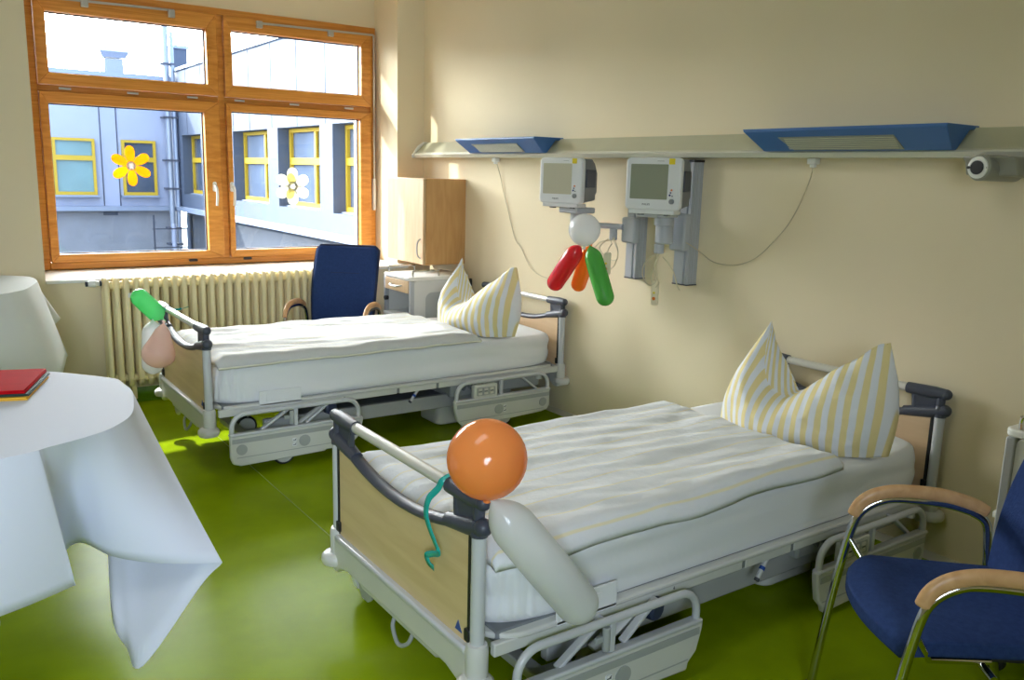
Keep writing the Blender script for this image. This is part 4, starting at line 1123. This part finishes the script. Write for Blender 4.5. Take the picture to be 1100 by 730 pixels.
round_balloon((2.985, 3.590, 1.232), .086, (.1, .1, -1), M['b_white'], 'milky white round balloon tied on top of three long balloons under the left monitor', gm, .3)
long_balloon((2.98, 3.62, 1.145), (2.965, 3.835, .885), .049, M['b_red'], 'red long balloon hanging below the left monitor', gm)
long_balloon((3.00, 3.555, 1.145), (2.985, 3.375, .850), .048, M['b_green'], 'green long balloon hanging below the left monitor', gm)
long_balloon((3.07, 3.63, 1.14), (3.09, 3.765, .875), .043, M['b_tang'], 'orange long balloon hanging half hidden between the red and green ones', gm)
gn = 'balloons on the near bed'
round_balloon((1.100, 1.655, .838), .0985, (.12, .15, -1), M['b_orange'], 'big orange round balloon on the foot corner of the near bed', gn, .2)
long_balloon((1.105, 1.635, .735), (1.385, 1.585, .375), .058, M['b_white'], 'milky white long balloon slanting down the side of the near bed', gn)
gf = 'balloons on the far bed'
long_balloon((1.088, 4.87, .690), (.945, 4.86, .850), .048, M['b_mint'], 'bright green long balloon sticking up at the foot board of the far bed', gf)
# pear balloon
m = MB(); A = Vector((1.045, 4.66, .70)); Bv_ = Vector((.985, 4.61, .478)); L = (Bv_ - A).length
pr = [(.003, -.018), (.008, -.012), (.004, 0)]
for q, r in ((.06, .020), (.15, .036), (.28, .048), (.42, .062), (.56, .078), (.68, .084), (.78, .082), (.88, .066), (.95, .044), (.985, .022), (1.0, 0)): pr.append((r, L * q))
m.lathe(pr, A, Bv_ - A, 32)
tag(m.build('round_balloon', M['b_pink'], None, sharp=70), 'pale pink pear-shaped balloon hanging at the foot board of the far bed', 'balloon', gf)
long_balloon((1.03, 4.84, .69), (1.005, 4.79, .405), .055, M['b_white'], 'milky white long balloon hanging behind the pink one at the far bed', gf)

def ribbon(pts, w, label, wdir):
    P = spline(pts, 8); m = MB(); W = Vector(wdir).normalized() * (w / 2)
    n = len(P); prev = None
    for i, p_ in enumerate(P):
        a = 2 * PI * 1.4 * i / n
        ww = Vector((W.x, W.y, W.z)) if True else W
        dd = (P[min(i + 1, n - 1)] - P[max(i - 1, 0)]).normalized()
        tw = dd.cross(Vector(wdir)).normalized() * (w / 2)
        cur = (m.bm.verts.new(p_ - tw), m.bm.verts.new(p_ + tw))
        if prev: m.bm.faces.new([prev[0], prev[1], cur[1], cur[0]])
        prev = cur
    return tag(m.build('ribbon', M['ribbon'], None, solid=.0006, sharp=60), label, 'ribbon', 'teal curling ribbons')
ribbon([(1.123, 1.860, .726), (1.098, 1.866, .714), (1.094, 1.880, .690), (1.080, 1.905, .655), (1.078, 1.915, .610), (1.080, 1.900, .575), (1.078, 1.868, .548), (1.074, 1.845, .535), (1.078, 1.850, .520), (1.080, 1.885, .505), (1.078, 1.910, .490), (1.080, 1.900, .472), (1.078, 1.870, .470)], .019, 'teal curling ribbon hanging from the push handle of the near bed', (1, .25, .1))
ribbon([(1.06, 4.84, .70), (1.085, 4.865, .735), (1.105, 4.86, .742), (1.13, 4.84, .742), (1.16, 4.80, .748), (1.20, 4.76, .765)], .014, 'teal ribbon tied round the foot board corner of the far bed', (.6, -.6, .2))

# ------------------------------------------------------------------ outside
KE = 1.2
def E(x, y, z): return (x * KE, y * KE, 1.52 + (z - 1.52) * KE)
def ebox(m, a, b): m.box(E(*a), E(*b)); return m
struct(ebox(MB(), (-25, 5.9, -.75), (14, 30, -.55)).build('ground_outside', M['ground']))
ob = thing('building', 'grey blue flat-roofed building with yellow windows seen straight across the courtyard', 'building', E(-3, 20.5, -.55), world=True)
CXE = 4.93
m = ebox(MB(), (-16, 20, .60), (CXE, 22, 3.22))
m.build('facade', M['fac'], ob)
ebox(MB(), (-16, 19.93, 3.22), (CXE, 22, 3.36)).build('roof_edge', M['roofedge'], ob)
ebox(MB(), (-16, 20.08, -.55), (CXE, 22, .52)).build('concrete_base', M['conc'], ob)
ebox(MB(), (-16, 19.86, .52), (CXE, 20.1, .61)).build('ledge', M['roofedge'], ob)
m = MB()
for x in (-1.2, .2, 1.5, 2.42, 3.42, 3.74): ebox(m, (x - .010, 19.985, .62), (x + .010, 20.01, 3.2))
m.build('panel_joint', M['fac_joint'], ob)
def far_window(par, f3, w, z0, z1, zt, mull, glass):
    """f3(u, d, z): u along the wall, d out of it"""
    fr = MB(); t_ = .055
    def bx(m, u0, u1, za, zb, d0, d1):
        P = [f3(u, d, z) for u in (u0, u1) for d in (d0, d1) for z in (za, zb)]
        lo = [min(p[i] for p in P) for i in range(3)]; hi = [max(p[i] for p in P) for i in range(3)]
        m.box(lo, hi)
    bx(fr, 0, t_, z0, z1, -.05, .05); bx(fr, w - t_, w, z0, z1, -.05, .05)
    bx(fr, t_, w - t_, z0, z0 + t_ * 1.2, -.05, .05); bx(fr, t_, w - t_, z1 - t_, z1, -.05, .05); bx(fr, t_, w - t_, zt - .05, zt + .05, -.05, .05)
    for u in mull: bx(fr, u - .035, u + .035, z0 + t_, z1 - t_, -.04, .045)
    o = fr.build('window', M['ywin'], par)
    pn = MB(); bx(pn, t_ * .5, w - t_ * .5, z0 + .02, z1 - .02, -.02, .0); pn.build('pane', glass, o)
    sl = MB(); bx(sl, -.05, w + .05, z0 - .04, z0, -.05, .12); sl.build('sill', M['roofedge'], o)
for x0, x1, gl in ((2.50, 3.29, M['wpane_t']), (3.81, 4.49, M['wpane']), (.9, 1.7, M['wpane_t'])):
    far_window(ob, lambda u, d, z, x0=x0: E(x0 + u, 19.97 - d, z), x1 - x0, .845, 2.0, 1.60, (), gl)
wg = thing('building', 'pale panelled wing with deep yellow windows on the right of the courtyard', 'building', E(6.5, 14, -.55), world=True)
openings = [(18.05, 19.45), (14.12, 15.95), (11.94, 13.65), (9.75, 11.48)]
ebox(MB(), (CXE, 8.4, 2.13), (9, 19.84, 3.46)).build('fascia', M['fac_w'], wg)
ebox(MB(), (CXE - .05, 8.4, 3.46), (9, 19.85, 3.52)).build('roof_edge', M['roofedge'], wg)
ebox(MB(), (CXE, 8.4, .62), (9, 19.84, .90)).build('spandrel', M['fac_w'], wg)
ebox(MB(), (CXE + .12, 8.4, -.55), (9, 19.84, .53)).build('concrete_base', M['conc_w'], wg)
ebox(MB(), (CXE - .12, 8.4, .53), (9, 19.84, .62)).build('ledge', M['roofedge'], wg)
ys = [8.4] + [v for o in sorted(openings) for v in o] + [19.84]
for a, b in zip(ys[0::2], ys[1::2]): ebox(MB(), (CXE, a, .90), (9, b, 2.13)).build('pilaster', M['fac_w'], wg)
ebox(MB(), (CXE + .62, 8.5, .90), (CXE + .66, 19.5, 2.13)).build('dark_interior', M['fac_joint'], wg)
m = MB()
for y in (9.0, 10.3, 11.71, 12.8, 13.9, 15.0, 15.9, 17.0, 17.9, 19.0): ebox(m, (CXE - .006, y - .009, 2.14), (CXE + .01, y + .009, 3.45))
m.build('panel_joint', M['fac_joint'], wg)
for a, b in openings:
    w = b - a
    far_window(wg, lambda u, d, z, b=b: E(CXE + .24 - d, b - u, z), w, .92, 2.12, 1.62, (w * .62,), M['wpane'])
ch = thing('roof_vent', 'metal vent with a flared hood on the opposite flat roof', 'vent', E(3.8, 20.6, 3.36), world=True)
ebox(MB(), (3.66, 20.4, 3.36), (4.03, 20.8, 3.68)).build('vent_shaft', M['pipe'], ch)
m = MB()
lo = [E(x, y, 3.70) for x, y in ((3.62, 20.36), (4.08, 20.36), (4.08, 20.84), (3.62, 20.84))]; md = [E(x, y, 3.82) for x, y in ((3.56, 20.3), (4.14, 20.3), (4.14, 20.9), (3.56, 20.9))]; hi = [E(x, y, 3.90) for x, y in ((3.62, 20.36), (4.08, 20.36), (4.08, 20.84), (3.62, 20.84))]
R_ = [[m.bm.verts.new(p) for p in q] for q in (lo, md, hi)]
m.bm.faces.new(R_[0][::-1]); m.bm.faces.new(R_[2])
for A_, B_ in zip(R_, R_[1:]):
    for i in range(4): m.bm.faces.new([A_[i], A_[(i + 1) % 4], B_[(i + 1) % 4], B_[i]])
m.build('vent_hood', M['pipe'], ch)
rb = thing('roof_housing', 'pale box standing on the roof corner behind the pipes', 'roof box', E(5.3, 20.6, 3.36), world=True)
ebox(MB(), (5.06, 20.4, 3.36), (5.36, 20.9, 4.02)).build('housing', M['fac_w'], rb); ebox(MB(), (5.02, 20.36, 4.02), (5.40, 20.94, 4.08)).build('lid', M['roofedge'], rb)
dp = thing('downpipe', 'tall zinc pipes rising in the corner of the courtyard', 'pipe', E(4.83, 19.7, -.55), world=True)
def ecyl(x, y, za, zb, r): return MB().cyl(E(x, y, za), E(x, y, zb), r, 14)
ecyl(4.74, 19.75, -.55, 4.6, .075).build('pipe', M['pipe'], dp); ecyl(4.86, 19.70, -.55, 4.25, .045).build('pipe', M['roofedge'], dp)
ecyl(4.70, 19.55, -.55, .25, .06).build('short_pipe', M['fac'], dp); ecyl(4.98, 19.4, -.55, .45, .06).build('short_pipe', M['fac_w'], dp)
for z in (-.2, .15, 1.0, 1.6, 2.5, 3.6): ebox(MB(), (4.62, 19.66, z - .02), (4.92, 19.95, z + .02)).build('pipe_clamp', M['fac_joint'], dp)
m = MB()
for z in (-.25, .15): ebox(m, (4.25, 19.5, z - .012), (5.15, 19.53, z + .012))
ebox(m, (4.27, 19.5, -.55), (4.30, 19.53, .45)); m.build('low_railing', M['fac_joint'], dp)
lb = thing('vent_box', 'low dark box at the foot of the opposite concrete wall', 'vent', E(3.45, 19.2, -.55), world=True)
ebox(MB(), (2.92, 19.0, -.55), (3.95, 19.5, -.33)).build('box_body', M['fac_joint'], lb); ebox(MB(), (2.90, 18.97, -.33), (3.97, 19.52, -.30)).build('lid', M['fac_joint'], lb)
sg = ebox(MB(), (3.40, 20.04, .42), (3.68, 20.09, .485)).build('wall_plate', M['fac_w'], None); tag(sg, 'small pale plate on the concrete wall under the opposite windows', 'plate')

# ------------------------------------------------------------------ light
def light(name, kind, loc, energy, color=(1, 1, 1), target=None, **kw):
    d = bpy.data.lights.new(name, kind); d.energy = energy; d.color = color
    for k, v in kw.items(): setattr(d, k, v)
    o = bpy.data.objects.new(name, d); COL.objects.link(o); o.location = loc
    if target is not None: o.rotation_euler = (Vector(target) - Vector(loc)).to_track_quat('-Z', 'Y').to_euler()
    return o
sd = Vector((2.1, -1.0, -.8)).normalized()
sun = light('sun', 'SUN', (-20, 15, 12), 12.0, (1.0, .93, .80), (Vector((-20, 15, 12)) + sd), angle=math.radians(.6))
# daylight enters only through the window: portal for sampling
po = light('window_portal', 'AREA', (1.91, 6.60, 1.70), 1.0, target=(1.91, 0, 1.70), shape='RECTANGLE', size=2.4, size_y=1.8)
po.data.cycles.is_portal = True
# added fill without a visible source: one lamp overhead, a cool one behind the camera
light('ceiling_fill', 'AREA', (.2, 1.6, 2.97), 13, (.95, .97, 1.0), (.2, 1.6, 0), shape='RECTANGLE', size=1.5, size_y=.6)  # added for brightness, no fitting is built on the ceiling
ffill = light('front_fill', 'AREA', (-1.1, -1.9, 1.75), 57, (.72, .85, 1.0), (.30, 2.7, .55), shape='RECTANGLE', size=1.5, size_y=1.3)  # fill lamp for an assumed window, wall_front has no opening
ffill.data.spread = math.radians(94)
# spot lamps added outside, imitating strips of reflected sun on bed and floor
g1 = light('glint_spot', 'SPOT', (3.6, 10.4, 4.1), 7000, (1, .95, .84), (2.08, 4.50, .60), spot_size=math.radians(8.6), spot_blend=.25, shadow_soft_size=.02)
g1.scale = (1.0, .17, 1.0)
g2 = light('glint_spot', 'SPOT', (.45, 9.6, 4.35), 7000, (1, .95, .84), (1.18, 4.77, .0), spot_size=math.radians(10.5), spot_blend=.2, shadow_soft_size=.02)
g2.scale = (1.0, .12, 1.0)

w = bpy.data.worlds.new('World'); SC.world = w; w.use_nodes = True
nt = w.node_tree; bg = nt.nodes['Background']
# hazy sky, far brighter on the sun's side
tc = nt.nodes.new('ShaderNodeTexCoord'); dt = nt.nodes.new('ShaderNodeVectorMath'); dt.operation = 'DOT_PRODUCT'
sv = Vector((-.35, 1.0, .38)).normalized(); dt.inputs[1].default_value = sv
mr = nt.nodes.new('ShaderNodeMapRange'); mr.interpolation_type = 'SMOOTHSTEP'
mr.inputs['From Min'].default_value = .15; mr.inputs['From Max'].default_value = .95
mr.inputs['To Min'].default_value = 6.0; mr.inputs['To Max'].default_value = 43.0
nt.links.new(tc.outputs['Generated'], dt.inputs[0]); nt.links.new(dt.outputs['Value'], mr.inputs['Value'])
rp = nt.nodes.new('ShaderNodeValToRGB'); nt.links.new(dt.outputs['Value'], rp.inputs['Fac'])
e = rp.color_ramp.elements
e[0].position = 0.1; e[0].color = (.74, .87, 1.0, 1); e[1].position = .8; e[1].color = (1.0, .97, .92, 1)
nt.links.new(rp.outputs['Color'], bg.inputs['Color']); nt.links.new(mr.outputs['Result'], bg.inputs['Strength'])

# ------------------------------------------------------------------ camera
YAW, PIT, ROL, FPX = .6130970320, .1919557482, .0266937068, 920.0
cyw, syw = math.cos(YAW), math.sin(YAW)
fw = Vector((syw * math.cos(PIT), cyw * math.cos(PIT), -math.sin(PIT))); r0 = Vector((cyw, -syw, 0)); u0 = r0.cross(fw)
r2 = r0 * math.cos(ROL) + u0 * math.sin(ROL); u2 = -r0 * math.sin(ROL) + u0 * math.cos(ROL)
cd = bpy.data.cameras.new('camera'); cam = bpy.data.objects.new('camera', cd); COL.objects.link(cam)
cd.sensor_width = 36.0; cd.sensor_fit = 'HORIZONTAL'; cd.lens = FPX / 1100 * 36.0; cd.clip_start = .05; cd.clip_end = 200
cam.matrix_world = Matrix(((r2.x, u2.x, -fw.x, 0), (r2.y, u2.y, -fw.y, 0), (r2.z, u2.z, -fw.z, 1.52), (0, 0, 0, 1)))
SC.camera = cam

SC.view_settings.view_transform = 'Standard'; SC.view_settings.look = 'None'; SC.view_settings.gamma = 1.0
SC.view_settings.use_curve_mapping = False; SC.view_settings.exposure = 0.0
SC.cycles.use_denoising = True
SC.cycles.max_bounces = 10; SC.cycles.diffuse_bounces = 6; SC.cycles.transparent_max_bounces = 12
SC.cycles.caustics_reflective = False; SC.cycles.caustics_refractive = False
SC.cycles.sample_clamp_indirect = 6.0
# helper bookkeeping is not part of the scene
for o in bpy.data.objects:
    if '_org' in o: del o['_org']
